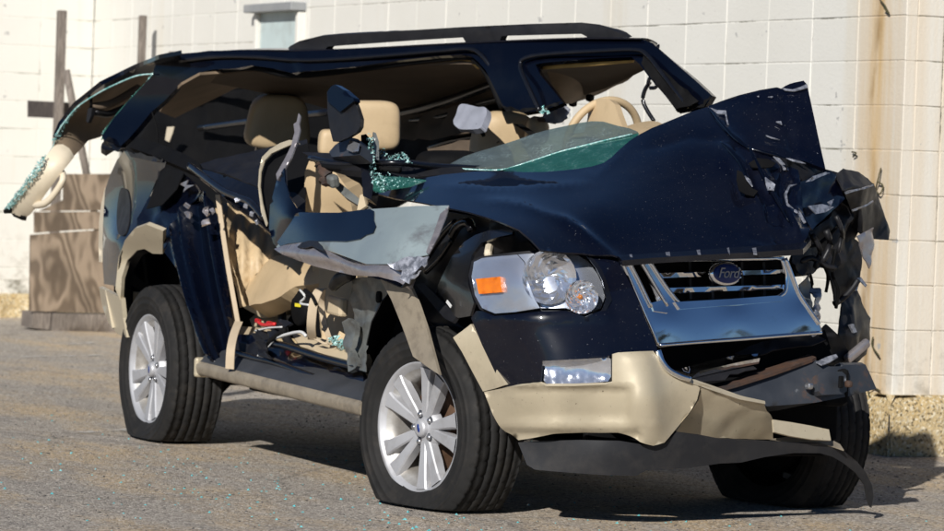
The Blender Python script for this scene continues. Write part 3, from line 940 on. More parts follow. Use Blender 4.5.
# ---- hidden carcass: floor, firewall, far side, engine bay
rbox('floor_pan', car, P['dark'], (-1.85, 0, .36), (2.8, 1.62, .05), bev=.01)
rbox('engine', car, P['dark'], (.22, -.05, .72), (.62, .62, .5), bev=.06)
rbox('firewall', car, P['dark'], (-.55, .05, .75), (.06, 1.3, .75), bev=.01)
rbox('chassis_rail', car, P['dark'], (.15, -.48, .50), (1.25, .10, .14), bev=.015)
rbox('chassis_rail', car, P['dark'], (.15, .48, .50), (1.2, .10, .14), bev=.015)
rbox('front_axle', car, P['dark'], (-.02, 0, .33), (.12, 1.25, .10), bev=.02)
rbox('rear_axle', car, P['dark'], (-2.887, 0, .31), (.14, 1.3, .14), bev=.03)
rbox('dark_underfill', car, P['dark'], (-1.45, .1, .30), (2.2, 1.3, .12), bev=.02)  # dark box added for the black shadow below the car, hides the ground behind
rbox('flat_sun_block', car, P['dark'], (.30, 0, .27), (.7, .95, .03), bev=.01)  # added panel, keeps the sun off the far front wheel
rbox('upright_sun_block', car, P['dark'], (.56, .06, .40), (.03, 1.06, .34), bev=.008)  # added upright panel behind the valance, blocks sun towards the far wheel
rbox('fuel_tank', car, P['dark'], (-2.1, .3, .30), (1.0, .5, .14), bev=.04)
sheet('left_body_side', car, P['dark'], [[Vector((x, .86+.03*math.sin(x*3), z)) for x in (-3.6, -3.2, -2.6, -1.9, -1.2, -.5)] for z in (.36, .7, 1.0, 1.16)], thick=.05)
sheet('tailgate_sill', car, P['paint_clean'], [[Vector((-3.62-.03*math.cos(y), y, z)) for y in (-.78, -.3, .3, .8)] for z in (.45, .7, .95)], thick=.05)
sheet('rear_bumper', car, P['cream'], [[Vector((-3.46-.16*math.cos(y*1.2), y, z)) for y in (-.70, -.3, .4, .84)] for z in (.42, .5, .62)], thick=.06)
# inside of the far side, crushed inwards, seen through the openings
patch('left_side_lining', car, P['dark'], [(120, 150), (175, 95), (215, 66), (300, 60), (470, 60), (505, 100), (520, 118), (520, 178), (420, 195), (300, 260), (200, 240)],
      [(130, 140, 'Y', .45), (300, 80, 'Y', .72), (480, 80, 'Y', .8), (480, 170, 'Y', .75), (250, 220, 'Y', .6)], step=14, thick=.03, disp=crumple(.05, 3, 2))
for tr, r in (([(390, 115), (420, 109), (455, 98), (500, 82)], .022), ([(395, 122), (440, 117), (478, 104), (505, 97)], .014), ([(430, 148), (455, 140), (500, 133)], .016), ([(200, 128), (260, 120), (330, 112)], .018), ([(150, 105), (200, 90), (260, 84)], .02)):
    ptube('door_rail', car, P['gloss_black'], tr, 'Y', .52, r, 8)
patch('door_lining', car, P['brown'], [(392, 118), (430, 112), (470, 104), (492, 112), (478, 132), (430, 140), (395, 140)], [(400, 130, 'Y', .50), (470, 110, 'Y', .50), (470, 130, 'Y', .46)], step=8, disp=crumple(.03, 6, 4))
patch('door_lining', car, P['brown'], [(428, 150), (478, 138), (500, 142), (470, 158), (430, 160)], [(430, 155, 'Y', .3), (480, 145, 'Y', .3), (470, 158, 'Y', .25)], step=8, disp=crumple(.02, 6, 5))
patch('grab_bracket', car, P['alu'], [(372, 80), (381, 80), (382, 93), (374, 93)], [(372, 80, 'Y', .35), (381, 80, 'Y', .35), (374, 93, 'Y', .35)], step=5, thick=.01)

# ---- rear quarter, right side
qc = [(120, 160, 'Y', -.84), (102, 240, 'Y', -.80), (110, 240, 'Y', -.895), (160, 180, 'Y', -.87), (130, 240, 'Y', -.93), (115, 285, 'Y', -.93), (101, 285, 'Y', -.83), (160, 230, 'Y', -.91)]
q = patch('quarter_panel', car, P['paint_clean'], [(117, 160), (124, 151), (140, 154), (166, 161.5), (165, 167), (160, 171), (151, 193), (142, 212), (137, 226), (127, 238), (120, 256), (116, 286), (104, 284), (102.5, 260), (103, 225), (105, 190), (110, 175)], qc, step=6)
patch('torn_seal', q, P['black'], [(126, 150), (134, 154), (140, 152.5), (147, 156), (154, 156.5), (160, 160), (163, 158.5), (162, 163), (150, 161), (140, 158.5), (131, 157)], [(c[0], c[1], c[2], c[3]-.008) for c in qc], step=4)
patch('taillight', car, P['trimcream'], [(98.5, 246), (99, 222), (101, 205), (105, 188), (106, 190), (104.5, 215), (103.5, 240), (101.5, 262), (99, 262)], [(c[0], c[1], c[2], c[3]+.01) for c in qc], step=5)
patch('dark_oval', q, P['black'], [(120, 190), (124, 188.5), (128, 192), (130, 205), (129, 222), (125, 234), (120, 235), (117, 228), (117, 208)], [(c[0], c[1], c[2], c[3]-.005) for c in qc], step=5, spline=True)  # black oval sheet laid on the quarter panel
patch('quarter_panel_front', car, P['paint'], [(161, 171), (168, 168), (182, 172), (196, 182), (204, 192), (190, 205), (178, 225), (165, 250), (160, 229.5), (149, 223.5), (137.5, 226.5), (142.5, 212.5), (152, 193)], [(160, 180, 'Y', -.865), (160, 240, 'Y', -.92), (200, 190, 'Y', -.84), (140, 220, 'Y', -.915), (178, 205, 'Y', -.855)], step=6, disp=crumple(.02, 8, 3))
patch('quarter_glass_remnant', car, P['dark'], [(160, 172), (166, 167), (184, 172), (176, 190), (162, 205), (146, 209)], [(160, 175, 'Y', -.885), (184, 172, 'Y', -.87), (150, 208, 'Y', -.925)], step=7)
patch('quarter_sill', car, P['dark'], [(136, 137), (158, 143), (185, 154), (199, 163), (203, 172), (198, 175), (175, 164.5), (154, 156), (129, 147)], [(136, 140, 'Y', -.80), (185, 158, 'Y', -.82), (150, 152, 'Y', -.83), (199, 170, 'Y', -.85)], step=5, thick=.03)
fl = [(130, 240, 'Y', -.95), (116, 286, 'Y', -.95), (158, 238, 'Y', -.945), (121, 300, 'Y', -.93), (130, 258, 'Y', -.90), (150, 250, 'Y', -.90)]
patch('wheel_arch_flare', car, P['cream'], [(115.4, 289), (119, 257), (126, 239), (136, 227.5), (148, 223.5), (159.5, 229.5), (163, 231), (162.5, 254), (153.5, 253), (146, 247.5), (139, 248.5), (129, 259.5), (122.5, 278), (121, 301)], fl, step=5, thick=.02, disp=lambda x, y, p: .012*math.sin(max(0, min(1, (160-x)/45))*PI))
patch('arch_lip', car, P['black'], [(121, 301), (122.5, 278), (129, 259.5), (139, 248.5), (146, 247.5), (150, 252), (142, 256), (134, 270), (131, 290), (130, 322), (127, 336), (122, 318)], [(122, 300, 'Y', -.92), (130, 262, 'Y', -.89), (132, 300, 'Y', -.82), (146, 252, 'Y', -.84)], step=6)
patch('rear_bumper_corner', car, P['cream'], [(99, 287), (105, 290), (112, 328), (108, 322), (101.5, 304)], [(99, 287, 'Y', -.82), (105, 292, 'Y', -.90), (110, 325, 'Y', -.88)], step=6, thick=.02)
patch('rear_bumper_end', car, P['cream'], [(105.8, 290.2), (121, 298.5), (123, 318), (127, 337.5), (119, 335), (112.6, 328.5)], [(106, 291, 'Y', -.905), (121, 300, 'Y', -.935), (124, 334, 'Y', -.91)], step=6, thick=.02)
patch('rear_wheelhouse', car, P['dark'], [(125, 262), (150, 240), (180, 240), (215, 300), (235, 380), (215, 400), (125, 345)], [(125, 262, 'Y', -.55), (200, 260, 'Y', -.55), (150, 345, 'Y', -.55)], step=20)

# ---- door jamb behind the rear door opening
jc = [(165, 253, 'Y', -.935), (190, 205, 'Y', -.86), (195, 300, 'Y', -.93), (215, 355, 'Y', -.94), (222, 240, 'Y', -.80), (236, 345, 'Y', -.84), (205, 260, 'Y', -.86)]
def jamb(x, y, p):
    d = x-np.interp(y, [200, 250, 300, 350, 368], [172, 178, 189, 205, 214])
    e = x-np.interp(y, [200, 250, 300, 350, 368], [212, 219, 227, 236, 240])
    return .034*math.exp(-(d/3.4)**2)+.026*math.exp(-((d-9)/3)**2)+.03*math.exp(-((e+4)/3.5)**2)-.03*math.exp(-((d-20)/7)**2)
j = patch('door_jamb', car, P['paint_clean'], [(164, 252), (175, 228), (184, 205), (193, 194), (206, 193), (214, 203), (220, 228), (224, 255), (229, 295), (236, 340), (237, 356), (230, 366), (217, 366), (205, 356), (198, 340), (192, 318), (186, 292), (178, 270)], jc, step=3, disp=jamb, thick=.01)
for k_, poly in enumerate(([(185, 206), (189, 204.5), (192, 207), (190, 209), (187, 208.5)], [(187, 211), (193, 213), (190, 219), (186, 216)], [(206, 207), (208, 206.5), (208.5, 214), (206.5, 216)], [(212, 208), (214, 208), (214, 214), (212, 213)], [(203, 222), (208, 219), (206, 226)])):
    patch('latch_striker', j, P['alu'], poly, [(184, 204, 'Y', -.90), (212, 206, 'Y', -.89), (190, 222, 'Y', -.91)], step=2.5, disp=crumple(.03, 40, k_), thick=.008)
patch('crushed_edge', j, P['alu'], [(179, 184), (188, 180), (186, 185), (194, 185), (188, 188), (183, 192), (185, 187)], [(178, 184, 'Y', -.875), (196, 184, 'Y', -.875), (186, 196, 'Y', -.88)], step=3)
patch('jamb_seal', car, P['trimbeige'], [(216, 194), (220.5, 198), (225, 240), (233, 290), (240, 345), (236.5, 347), (230, 296), (221, 245)], [(214, 193, 'Y', -.73), (226, 240, 'Y', -.73), (238, 345, 'Y', -.78)], step=6, thick=.02)

# ---- rear door, folded inwards
rd = [(193, 165, 'Y', -.84), (262, 151, 'Y', -.60), (258, 184, 'Y', -.76), (270, 233, 'Y', -.86), (230, 195, 'Y', -.86)]
d_1 = patch('rear_door_top', car, P['black'], [(193, 165), (210, 161), (231, 157.5), (258, 150.5), (292, 144), (308, 141), (309, 165), (305, 213), (298, 214), (285, 205), (268, 196), (255, 186), (232, 177), (210, 170)], [(193, 165, 'Y', -.83), (258, 151, 'Y', -.62), (322, 140, 'Y', -.45), (255, 186, 'Y', -.80), (300, 215, 'Y', -.78), (325, 190, 'Y', -.62)], step=6, disp=crumple(.012, 5, 6))
patch('rear_door_skin', car, P['gloss_black'], [(192, 167), (210, 171), (232, 178), (256, 187), (270, 200), (272, 235), (262, 226), (246, 213.5), (230, 202), (215, 190), (198, 176)], [(193, 168, 'Y', -.85), (256, 187, 'Y', -.81), (270, 233, 'Y', -.90), (225, 190, 'Y', -.885)], step=6, thick=.02)
ptube('belt_moulding', car, P['gloss_black'], [(190, 166), (203, 176), (222, 190), (238, 197), (251, 203), (264, 218)], 'Y', [-.86, -.89, -.92, -.92, -.92, -.93], .016, 8)
for x, y in ((246, 206), (252, 214), (257, 222), (237, 200)):
    rbox('clip', car, P['white_torn'], at(x, y, 'Y', -.935), (.02, .012, .02), (.4, .3, x), .003)

# ---- bent-up strip and spike between the doors
sc_ = [(262, 160, 'Y', -.90), (259, 190, 'Y', -.93), (298, 142, 'Y', -.84), (268, 225, 'Y', -.95)]
patch('bent_door_frame', car, P['cream'], [(298.5, 140.5), (299, 144), (291, 144.5), (283, 148), (271, 153.5), (264, 161), (260.5, 172), (259.6, 186), (262, 202), (267, 223), (266, 226), (261, 212), (258, 186), (259, 170), (262, 157), (270, 149), (280, 143), (289, 140)], sc_, step=4, thick=.005)
patch('frame_inner', car, P['dark'], [(264, 161), (271, 153.5), (283, 148), (291, 144.5), (290, 152), (283, 165), (276, 180), (270, 205), (269, 228), (266, 222), (262.5, 202), (260.5, 186), (261, 172)], [(c[0], c[1], c[2], c[3]+.03) for c in sc_], step=5)
patch('torn_spike', car, P['alu'], [(298.5, 113), (300.5, 116), (299, 124), (300, 130), (297, 142), (291, 158), (283, 172), (277, 180), (276, 174), (284, 160), (291, 146), (294.5, 132), (293.5, 124), (296.5, 122)], [(298, 114, 'Y', -.82), (290, 150, 'Y', -.88), (278, 178, 'Y', -.94)], step=3, thick=.008)
patch('torn_door_skin', car, P['paint_clean'], [(284, 168), (277, 179), (270, 205), (269, 228), (273, 243), (279, 250), (288, 243), (316, 213), (306, 212), (297, 208), (289, 196), (285, 182)], [(284, 168, 'Y', -.92), (270, 215, 'Y', -.96), (279, 248, 'Y', -.98), (312, 213, 'Y', -.93), (288, 215, 'Y', -.985)], step=4, thick=.006)

# ---- torn fender sheet: bare grey with a patch of navy, cladding along its lower edge
tc_ = [(449, 206, 'Y', -.84), (430, 254, 'Y', -.97), (272, 235, 'Y', -.95), (345, 250, 'Y', -1.06), (345, 213, 'Y', -.98), (400, 235, 'Y', -1.02), (400, 208, 'Y', -.93), (300, 225, 'Y', -1.0)]
t_ = patch('torn_fender', car, P['silver'], [(272, 236), (280, 218), (300, 212.5), (316, 213), (339, 213), (372, 209), (415, 206), (449, 205.4), (447, 215), (439, 236), (428.5, 254.6), (416.6, 257), (388, 264), (366, 264), (352, 259), (328.5, 250.5), (305, 242.5), (288, 244.5), (279, 250), (273, 243)], tc_, step=5)
patch('navy_paint_remnant', t_, P['paint_clean'], [(279, 219), (300, 212.3), (316, 212.6), (339, 212.6), (370, 208.9), (374, 211), (374, 220), (376, 226), (373, 233), (366, 235), (360, 239), (346, 241.5), (334, 241), (318, 241), (305, 241.8), (288, 243.6), (280, 246), (274, 238)], [(c[0], c[1], c[2], c[3]-.006) for c in tc_], step=5, thick=.003)
patch('folded_flange', t_, P['alu'], [(449, 205.8), (446, 216), (439, 235), (429, 254), (426, 252), (434, 232), (440, 214)], [(c[0], c[1], c[2], c[3]-.008) for c in tc_], step=4, thick=.004)
cl = [(280, 250, 'Y', -.99), (320, 255, 'Y', -1.06), (366, 270, 'Y', -1.08), (405, 270, 'Y', -1.03), (420, 268, 'Y', -.98), (366, 264, 'Y', -1.06), (350, 275, 'Y', -1.04)]
patch('fender_cladding', car, P['alu'], [(278, 249.5), (286, 244.5), (303, 242), (328, 250.5), (352, 259), (366, 264.3), (388, 262.5), (400, 265), (410, 263), (422, 262), (418, 272), (408, 286.5), (396, 281), (379, 277), (354, 275.5), (334, 271), (315, 266.5), (298, 260.5), (286, 255)], cl, step=4, thick=.03, disp=lambda x, y, p: .018*math.sin(max(0, min(1, (y-np.interp(x, [280, 330, 366, 400], [244, 251, 264, 264]))/14))*PI))
patch('cladding_tear', car, P['black'], [(297, 247), (302, 242.5), (309, 240.5), (317, 241), (322, 246), (324, 251), (318, 249), (312, 246), (305, 248)], [(297, 247, 'Y', -1.04), (322, 246, 'Y', -1.085), (312, 250, 'Y', -1.08)], step=3)
patch('crumpled_bracket', car, P['white_torn'], [(388, 265), (398, 262), (406, 258), (415, 257), (425, 259), (430, 257), (428, 266), (420, 272), (408, 283), (400, 280), (404, 272), (396, 270)], [(388, 265, 'Y', -1.09), (425, 259, 'Y', -1.0), (408, 280, 'Y', -1.06)], step=4, disp=crumple(.02, 25, 5), thick=.006)
patch('cladding_flap', car, P['cream_worn'], [(380, 279), (401, 288), (410, 286), (418, 304), (427, 330), (439, 374.5), (429, 368), (413, 356.5), (402, 326), (391, 299)], [(380, 279, 'Y', -1.02), (410, 287, 'Y', -1.0), (439, 374, 'Y', -.985), (405, 330, 'Y', -1.0), (428, 335, 'Y', -.97)], step=6, thick=.012)
patch('flap_fold', car, P['gloss_black'], [(401, 287.5), (422, 266), (424, 268), (411, 285.5)], [(401, 287, 'Y', -1.06), (422, 266, 'Y', -1.03), (411, 285, 'Y', -1.03)], step=4)

# ---- front wheel housing, inner fender, hinge pillar
patch('front_wheelhouse', car, P['dark'], [(372, 350), (385, 300), (420, 268), (470, 240), (520, 250), (540, 300), (540, 430), (480, 440), (372, 420)], [(372, 350, 'Y', -.50), (540, 300, 'Y', -.5), (480, 430, 'Y', -.5)], step=20)
patch('wheel_liner', car, P['black'], [(367, 345), (372, 322), (382, 302), (394, 288), (405, 284), (410, 300), (398, 318), (388, 345), (378, 375)], [(367, 345, 'Y', -.86), (394, 290, 'Y', -.86), (400, 310, 'Y', -.70)], step=6)
patch('hinge_pillar', car, P['greymetal'], [(354, 278), (372, 277), (388, 282), (392, 300), (382, 305), (374, 318), (368, 340), (366, 372), (352, 368), (350, 345), (354, 320), (351, 300)], [(354, 280, 'Y', -.86), (390, 290, 'Y', -.84), (366, 370, 'Y', -.90), (352, 345, 'Y', -.84)], step=4, disp=crumple(.012, 9, 7))
rbox('pillar_hole', car, P['dark'], at(379, 297, 'Y', -.875), (.04, .02, .045), (0, 0, 0), .015)
patch('hinge', car, P['greymetal'], [(343, 322), (350, 318), (355, 325), (352, 350), (358, 366), (350, 372), (345, 350)], [(343, 322, 'Y', -.88), (355, 325, 'Y', -.89), (350, 370, 'Y', -.90)], step=3, disp=crumple(.012, 14, 3), thick=.02)
ptube('cable_boot', car, P['black'], [(333, 287), (340, 279), (352, 275)], 'Y', -.90, [.02, .028, .02], 10)
patch('splash_shield', car, P['gloss_black'], [(434, 303), (438, 285), (444, 272), (452, 256), (464, 242), (475, 235), (488, 230.5), (503, 229), (513, 230.5), (512, 234), (498, 237), (481, 243), (472, 255), (469, 268), (468, 284), (474, 303), (470, 316), (458, 318), (448, 312)], [(434, 303, 'Y', -.80), (464, 242, 'Y', -.80), (512, 232, 'Y', -.79), (474, 300, 'Y', -.875), (450, 290, 'Y', -.84)], step=5, thick=.01)
patch('inner_fender', car, P['black'], [(412, 282), (424, 264), (450, 212), (486, 218), (520, 231), (542, 252), (500, 255), (470, 262), (440, 310), (470, 330), (455, 335), (430, 322)], [(424, 270, 'Y', -.70), (486, 225, 'Y', -.68), (540, 250, 'Y', -.66), (450, 330, 'Y', -.72)], step=8, disp=crumple(.03, 8, 8))
for tr, r in (([(420, 268), (432, 250), (445, 232), (455, 222)], .012), ([(426, 272), (440, 258), (452, 240)], .010), ([(452, 236), (458, 226), (468, 222), (472, 230)], .018)):
    ptube('hose', car, P['gloss_black'], tr, 'Y', -.76, r, 8)
patch('support_arm', car, P['black'], [(415, 284), (424, 283), (450, 309), (462, 310), (452, 322), (444, 318)], [(415, 284, 'Y', -.82), (450, 309, 'Y', -.84), (452, 322, 'Y', -.86)], step=6, thick=.015)
rbox('tag', car, P['wire'], at(449, 304, 'Y', -.872), (.035, .004, .012), (0, .6, .2), .001)
rbox('plastic_tab', car, P['trimcream'], at(489, 252.5, 'Y', -.80), (.10, .03, .05), (.2, .3, -.5), .015)

# ---- hood
hc = [(371, 192, 'Y', -.76), (450, 207, 'Y', -.84), (519, 230, 'Y', -.83), (545, 251, 'Y', -.775), (606, 256, 'X', .80), (700, 251, 'X', .84), (800, 246, 'X', .82),
      (505, 171, 'Y', -.42), (443, 174, 'Y', -.60), (578, 170, 'Y', -.22), (632, 141, 'Y', .04), (655, 127, 'Y', .13), (708, 107, 'Y', .33), (600, 205, 'X', .46), (700, 180, 'X', .42), (749, 149, 'X', .38), (805, 182, 'X', .52), (520, 200, 'Y', -.64)]
def ridge(x, y, pts, wd, amp):
    """sharp fold along a traced line, fading at its ends"""
    best = 1e9; tt = 0
    L = len(pts)-1
    for i in range(L):
        ax_, ay_ = pts[i]; bx_, by_ = pts[i+1]
        dx, dy = bx_-ax_, by_-ay_
        t = max(0, min(1, ((x-ax_)*dx+(y-ay_)*dy)/(dx*dx+dy*dy)))
        d = math.hypot(x-ax_-t*dx, y-ay_-t*dy)
        if d < best:
            best = d; tt = (i+t)/L
    return amp*math.exp(-best/wd)*min(1, 4*tt+.15, 4*(1-tt)+.15)
CREASE = (([(720, 143), (730, 152), (741, 166), (748, 186), (760, 214), (768, 240)], 4, .030), ([(749, 150), (757, 168), (772, 196), (790, 226), (800, 244)], 4, .034), ([(728, 160), (735, 178), (741, 205)], 5, -.018),
          ([(786, 160), (784, 180), (780, 205), (786, 236)], 4, -.028), ([(797, 172), (793, 200), (799, 236)], 3.5, .026), ([(768, 205), (783, 214), (798, 218)], 3.5, .02), ([(762, 226), (780, 232), (800, 236)], 3, .018),
          ([(640, 150), (690, 135), (735, 140)], 9, -.012), ([(578, 172), (596, 178), (612, 164), (632, 144)], 6, .005), ([(436, 186), (490, 190), (550, 188), (600, 184)], 6, .010), ([(470, 200), (520, 206), (565, 222), (600, 252)], 6, .012))
def hd(x, y, p):
    a = .003*noise.noise(p*2.0+Vector((3, 1, 5)))
    for pts, wd, amp in CREASE:
        a += ridge(x, y, pts, wd, amp)
    c = max(0, min(1, (x-735)/50))*max(0, min(1, (y-145)/30))
    a += c*(.014*noise.noise(p*9)+.010*(1-2*abs(noise.noise(p*17)))-.005)
    a += .012*math.exp(-(((x-np.interp(y, [215, 258], [560, 612]))/9)**2))*max(0, min(1, (y-212)/18))
    return a
hood = patch('hood', car, P['paint'], [(371, 192), (376, 188.5), (390, 184.5), (410, 180), (443, 174.5), (475, 171.5), (505, 171.5), (525, 172.5), (545, 172.3), (562, 171), (578, 169.3), (592, 167), (604, 163.5), (612, 158), (620, 150), (630, 141), (640, 134.5), (652, 128), (690, 112.5), (708, 107), (716, 117), (726, 129), (737, 139), (749, 149), (762, 152), (774, 155), (786, 159), (797, 172), (799, 186), (803, 214), (810, 229), (806, 241), (800, 246.5), (760, 248.5), (700, 251.5), (650, 254), (617, 258.5), (606, 257), (583, 253.5), (560, 252.5), (541, 250.5), (531, 240), (519, 230), (503, 223), (485, 216.5), (468, 211.5), (450, 208), (420, 202.5), (395, 198.5)], hc, step=3.6, disp=hd, thick=.006)
uc = [(708, 107, 'Y', .33), (749, 149, 'X', .38), (786, 159, 'X', .42), (824, 168, 'X', .46), (805, 83, 'X', .20), (760, 90, 'X', .12)]
patch('hood_fold', car, P['paint'], [(708, 106.6), (722, 101), (739, 95.3), (760, 90), (781, 86.5), (794, 83), (803.5, 81.2), (807, 85), (812, 108), (818, 136), (825.5, 169), (806, 163), (786, 158.5), (774, 154.6), (762, 151.6), (749, 148.6), (737, 138.6), (726, 128.6), (716, 116.6)], uc, step=4, thick=.02, disp=lambda x, y, p: .006*noise.noise(p*4)-.012*math.exp(-((x-np.interp(y, [90, 150], [782, 793]))/3)**2)+ridge(x, y, [(712, 111), (722, 124), (735, 138), (750, 150)], 3, .02)+ridge(x, y, [(745, 118), (765, 128), (800, 140)], 6, -.010)+ridge(x, y, [(752, 146), (780, 152), (822, 165)], 4, .016))
def near(ctrl, dv):
    return [(c[0], c[1], c[2], c[3]+(dv if c[2] == 'X' else -dv)) for c in ctrl]
wt = P['white_torn']
for poly in ([(710, 107.5), (717, 110), (726, 110.5), (727, 117), (728.5, 124), (727, 124.5), (725, 114), (717, 113.5)], [(782, 88), (792, 89.5), (800, 87), (806.5, 84), (807.5, 87.5), (801, 89.5), (794, 91), (785, 90)],
             [(771.5, 154), (781, 157), (790, 158.5), (800, 161), (806, 163.5), (799, 162.5), (789, 160.5), (787, 165), (789, 170), (784, 170), (782, 165), (777, 160)], [(776, 121.5), (781, 121), (782, 124.5), (779, 123)], [(766, 135), (772, 137.2), (780, 139.6), (772, 138), (767, 136)], [(757, 96), (759, 95.7), (758.6, 97)], [(768, 96.6), (773, 96.2), (772, 97.2)]):
    patch('paint_scrape', hood, wt, poly, [(708, 107, 'Y', .31), (749, 149, 'X', .40), (786, 159, 'X', .44), (824, 168, 'X', .48), (805, 83, 'X', .22), (760, 90, 'X', .14)], step=3, thick=.004)
patch('hood_tear', hood, P['dark'], [(737, 170), (742, 172), (745, 178), (751, 180), (752, 188), (758, 191), (754, 196), (746, 194), (739, 190), (736.5, 180)], near(hc, .05), step=4)
patch('hood_tear', hood, P['dark'], [(749, 163), (757, 158), (768, 159), (776, 163), (772, 167), (760, 168), (752, 167)], near(hc, .055), step=4)
patch('tear_edge', hood, wt, [(765, 179), (769, 178), (771, 183), (774, 187), (774, 191), (768, 190), (765.5, 185)], near(hc, .06), step=3, disp=crumple(.02, 30, 2))
patch('tear_edge', hood, wt, [(745, 177), (750, 180), (752.5, 188), (750, 187), (747, 182)], near(hc, .06), step=3, disp=crumple(.02, 30, 2))
patch('tear_edge', hood, wt, [(797, 184), (790, 187), (787, 194), (788, 203), (794, 209), (800, 211), (806, 222), (804, 223), (798, 213), (791, 211), (785.5, 203), (784.5, 193), (789, 185)], near(hc, .05), step=3)
hf_ = field(hc)
def onhood(x, y, d):
    r_ = ray(x, y); return CAM+r_*((1/hf_(x, y))/r_.dot(FW))+Vector((d, -d*.5, d*.3))
for pts, d_0 in (([(709, 109), (717, 119), (727, 131), (737, 141), (749, 150)], .012), ([(720, 144), (730, 153), (741, 167), (747, 184)], .026), ([(749, 150), (757, 168), (772, 196), (788, 224)], .034), ([(749, 149.5), (762, 153), (774, 156), (786, 160)], .012), ([(782, 196), (786, 214), (793, 232)], .03)):
    tube('crease', hood, P['paint_clean'], [onhood(x, y, d_0) for x, y in pts], [.003]+[.008]*(len(pts)-2)+[.003], 8, 4)
edge = patch('hood_front_edge', hood, P['gloss_black'], [(617, 254.5), (650, 251), (700, 248.5), (760, 246), (800, 243), (808, 236), (811, 240), (803, 249), (760, 252), (700, 255), (650, 258), (622, 260.5)], [(617, 256, 'X', .82), (700, 251, 'X', .865), (806, 242, 'X', .84)], step=5, thick=.02)
for x, y, w_ in ((630, 254, 3), (667, 252.5, 4.5), (698, 251.5, 3.5), (728, 250.5, 2), (754, 250.5, 4)):
    patch('clip', edge, wt, [(x-w_/2, y-2.5), (x+w_/2, y-3), (x+w_/2+1, y+3), (x-w_/2+1.5, y+2.5)], [(617, 256, 'X', .828), (700, 251, 'X', .873), (806, 242, 'X', .848)], step=3, thick=.006)

# ---- crushed left corner
cc_ = [(806, 182, 'X', .54), (830, 171, 'X', .46), (844, 199, 'X', .44), (811, 228, 'X', .58)]
def chunk(name, poly, ctrl, mt='paint', amp=.007, sc=7, seed=1, step=4, thick=.008, smooth=True):
    return patch(name, car, P[mt], poly, ctrl, step=step, thick=thick, disp=crumple(amp, sc, seed), smooth=smooth)
chunk('crumpled_corner', [(800, 182), (806, 180), (816, 174), (829.5, 171), (835, 175), (840, 188), (844, 199), (833, 210), (820, 222), (811, 230), (804, 218), (798, 200)], cc_, seed=3, smooth=True)
for poly in ([(806, 182), (814, 176), (826, 172), (830, 173), (820, 177), (812, 181)], [(808, 206), (822, 204), (834, 207), (826, 212), (816, 214)], [(828, 202), (834, 199), (831, 206)]):
    patch('paint_scrape', car, wt, poly, near(cc_, .055), step=3, thick=.004)
patch('crushed_tower', car, P['black'], [(780, 158), (806, 164), (826, 168.5), (836, 172.5), (850, 173), (872, 184), (874, 205), (866, 222), (856, 232), (852, 244), (846, 256), (836, 269), (822, 267), (812, 274), (800, 276), (790, 262), (794, 250), (796, 230), (796, 200), (790, 175)], [(800, 180, 'X', .44), (870, 190, 'X', .22), (806, 265, 'X', .50), (848, 240, 'X', .28), (830, 210, 'X', .36)], step=4, disp=crumple(.016, 7, 3))
ec = [(837, 175, 'X', .44), (870, 180, 'X', .28), (888, 236, 'X', .18), (862, 235, 'X', .34), (845, 200, 'X', .42)]
def folded(name, verts, faces, mt, par=car, thick=.006, lev=3, amp=.004):
    """sheet metal folded along the edges between its facets"""
    bm = bmesh.new()
    bv = {k: bm.verts.new(at(*v)) for k, v in verts.items()}
    for f in faces:
        ps = [bv[k] for k in f]
        n = (ps[1].co-ps[0].co).cross(ps[2].co-ps[0].co)
        bm.faces.new(ps if n.dot(CAM-ps[0].co) > 0 else ps[::-1])
    bmesh.ops.recalc_face_normals(bm, faces=bm.faces[:])
    if sum((f.normal.dot(CAM-f.calc_center_median()) for f in bm.faces)) < 0:
        bmesh.ops.reverse_faces(bm, faces=bm.faces[:])
    bmesh.ops.triangulate(bm, faces=bm.faces[:])
    for _ in range(lev):
        bmesh.ops.subdivide_edges(bm, edges=bm.edges[:], cuts=1, use_grid_fill=True)
    bmesh.ops.triangulate(bm, faces=bm.faces[:])
    bm.verts.ensure_lookup_table(); bm.normal_update()
    for v in bm.verts:
        v.co += v.normal*(amp*noise.noise(v.co*14)+amp*.6*noise.noise(v.co*31))
    V = [v.co.copy() for v in bm.verts]; F = [tuple(v.index for v in f.verts) for f in bm.faces]; bm.free()
    return link(name, shell(name, V, F, thick), mt, par)
fv = dict(a=(836, 174, 'X', .44), b=(843, 168.6, 'X', .36), c=(853, 186, 'X', .45), d=(844, 190, 'X', .50), e=(858, 172, 'X', .28), f=(868, 178, 'X', .24), g=(874.5, 185, 'X', .27), h=(863, 188, 'X', .40),
          i=(847, 199, 'X', .42), j=(873.5, 202, 'X', .22), k=(860, 207, 'X', .37), l=(852, 212, 'X', .36), m=(874, 239, 'X', .16), n=(862, 236, 'X', .30), o=(851, 226, 'X', .28), q=(879, 199, 'X', .14), r=(885, 215, 'X', .12), s=(890, 231, 'X', .10), t=(888.5, 240, 'X', .12))
folded('crumpled_fender', fv, ['abd', 'bcd', 'becb', 'bec', 'efhc', 'fgh', 'cdih', 'dci', 'chi', 'hgjk', 'hki', 'ikl', 'kjmn', 'knol'][0:2]+['bec', 'efhc', 'fgh', 'chi', 'dci', 'hgjk', 'hki', 'ikl', 'kjmn', 'knol', 'gqj', 'qrj', 'jrm', 'rstm'], P['black'], amp=.003)
patch('bright_edge', car, wt, [(845, 192), (854, 189.5), (864, 187.3), (874, 184.5), (874, 185.5), (864, 189), (854, 191.5), (846, 194)], near(ec, .075), step=3, disp=crumple(.006, 30, 1))
patch('bright_edge', car, wt, [(852, 210), (862, 206.5), (873, 201), (873.5, 202), (862, 208), (853, 211.6)], near(ec, .07), step=3, disp=crumple(.006, 30, 2))
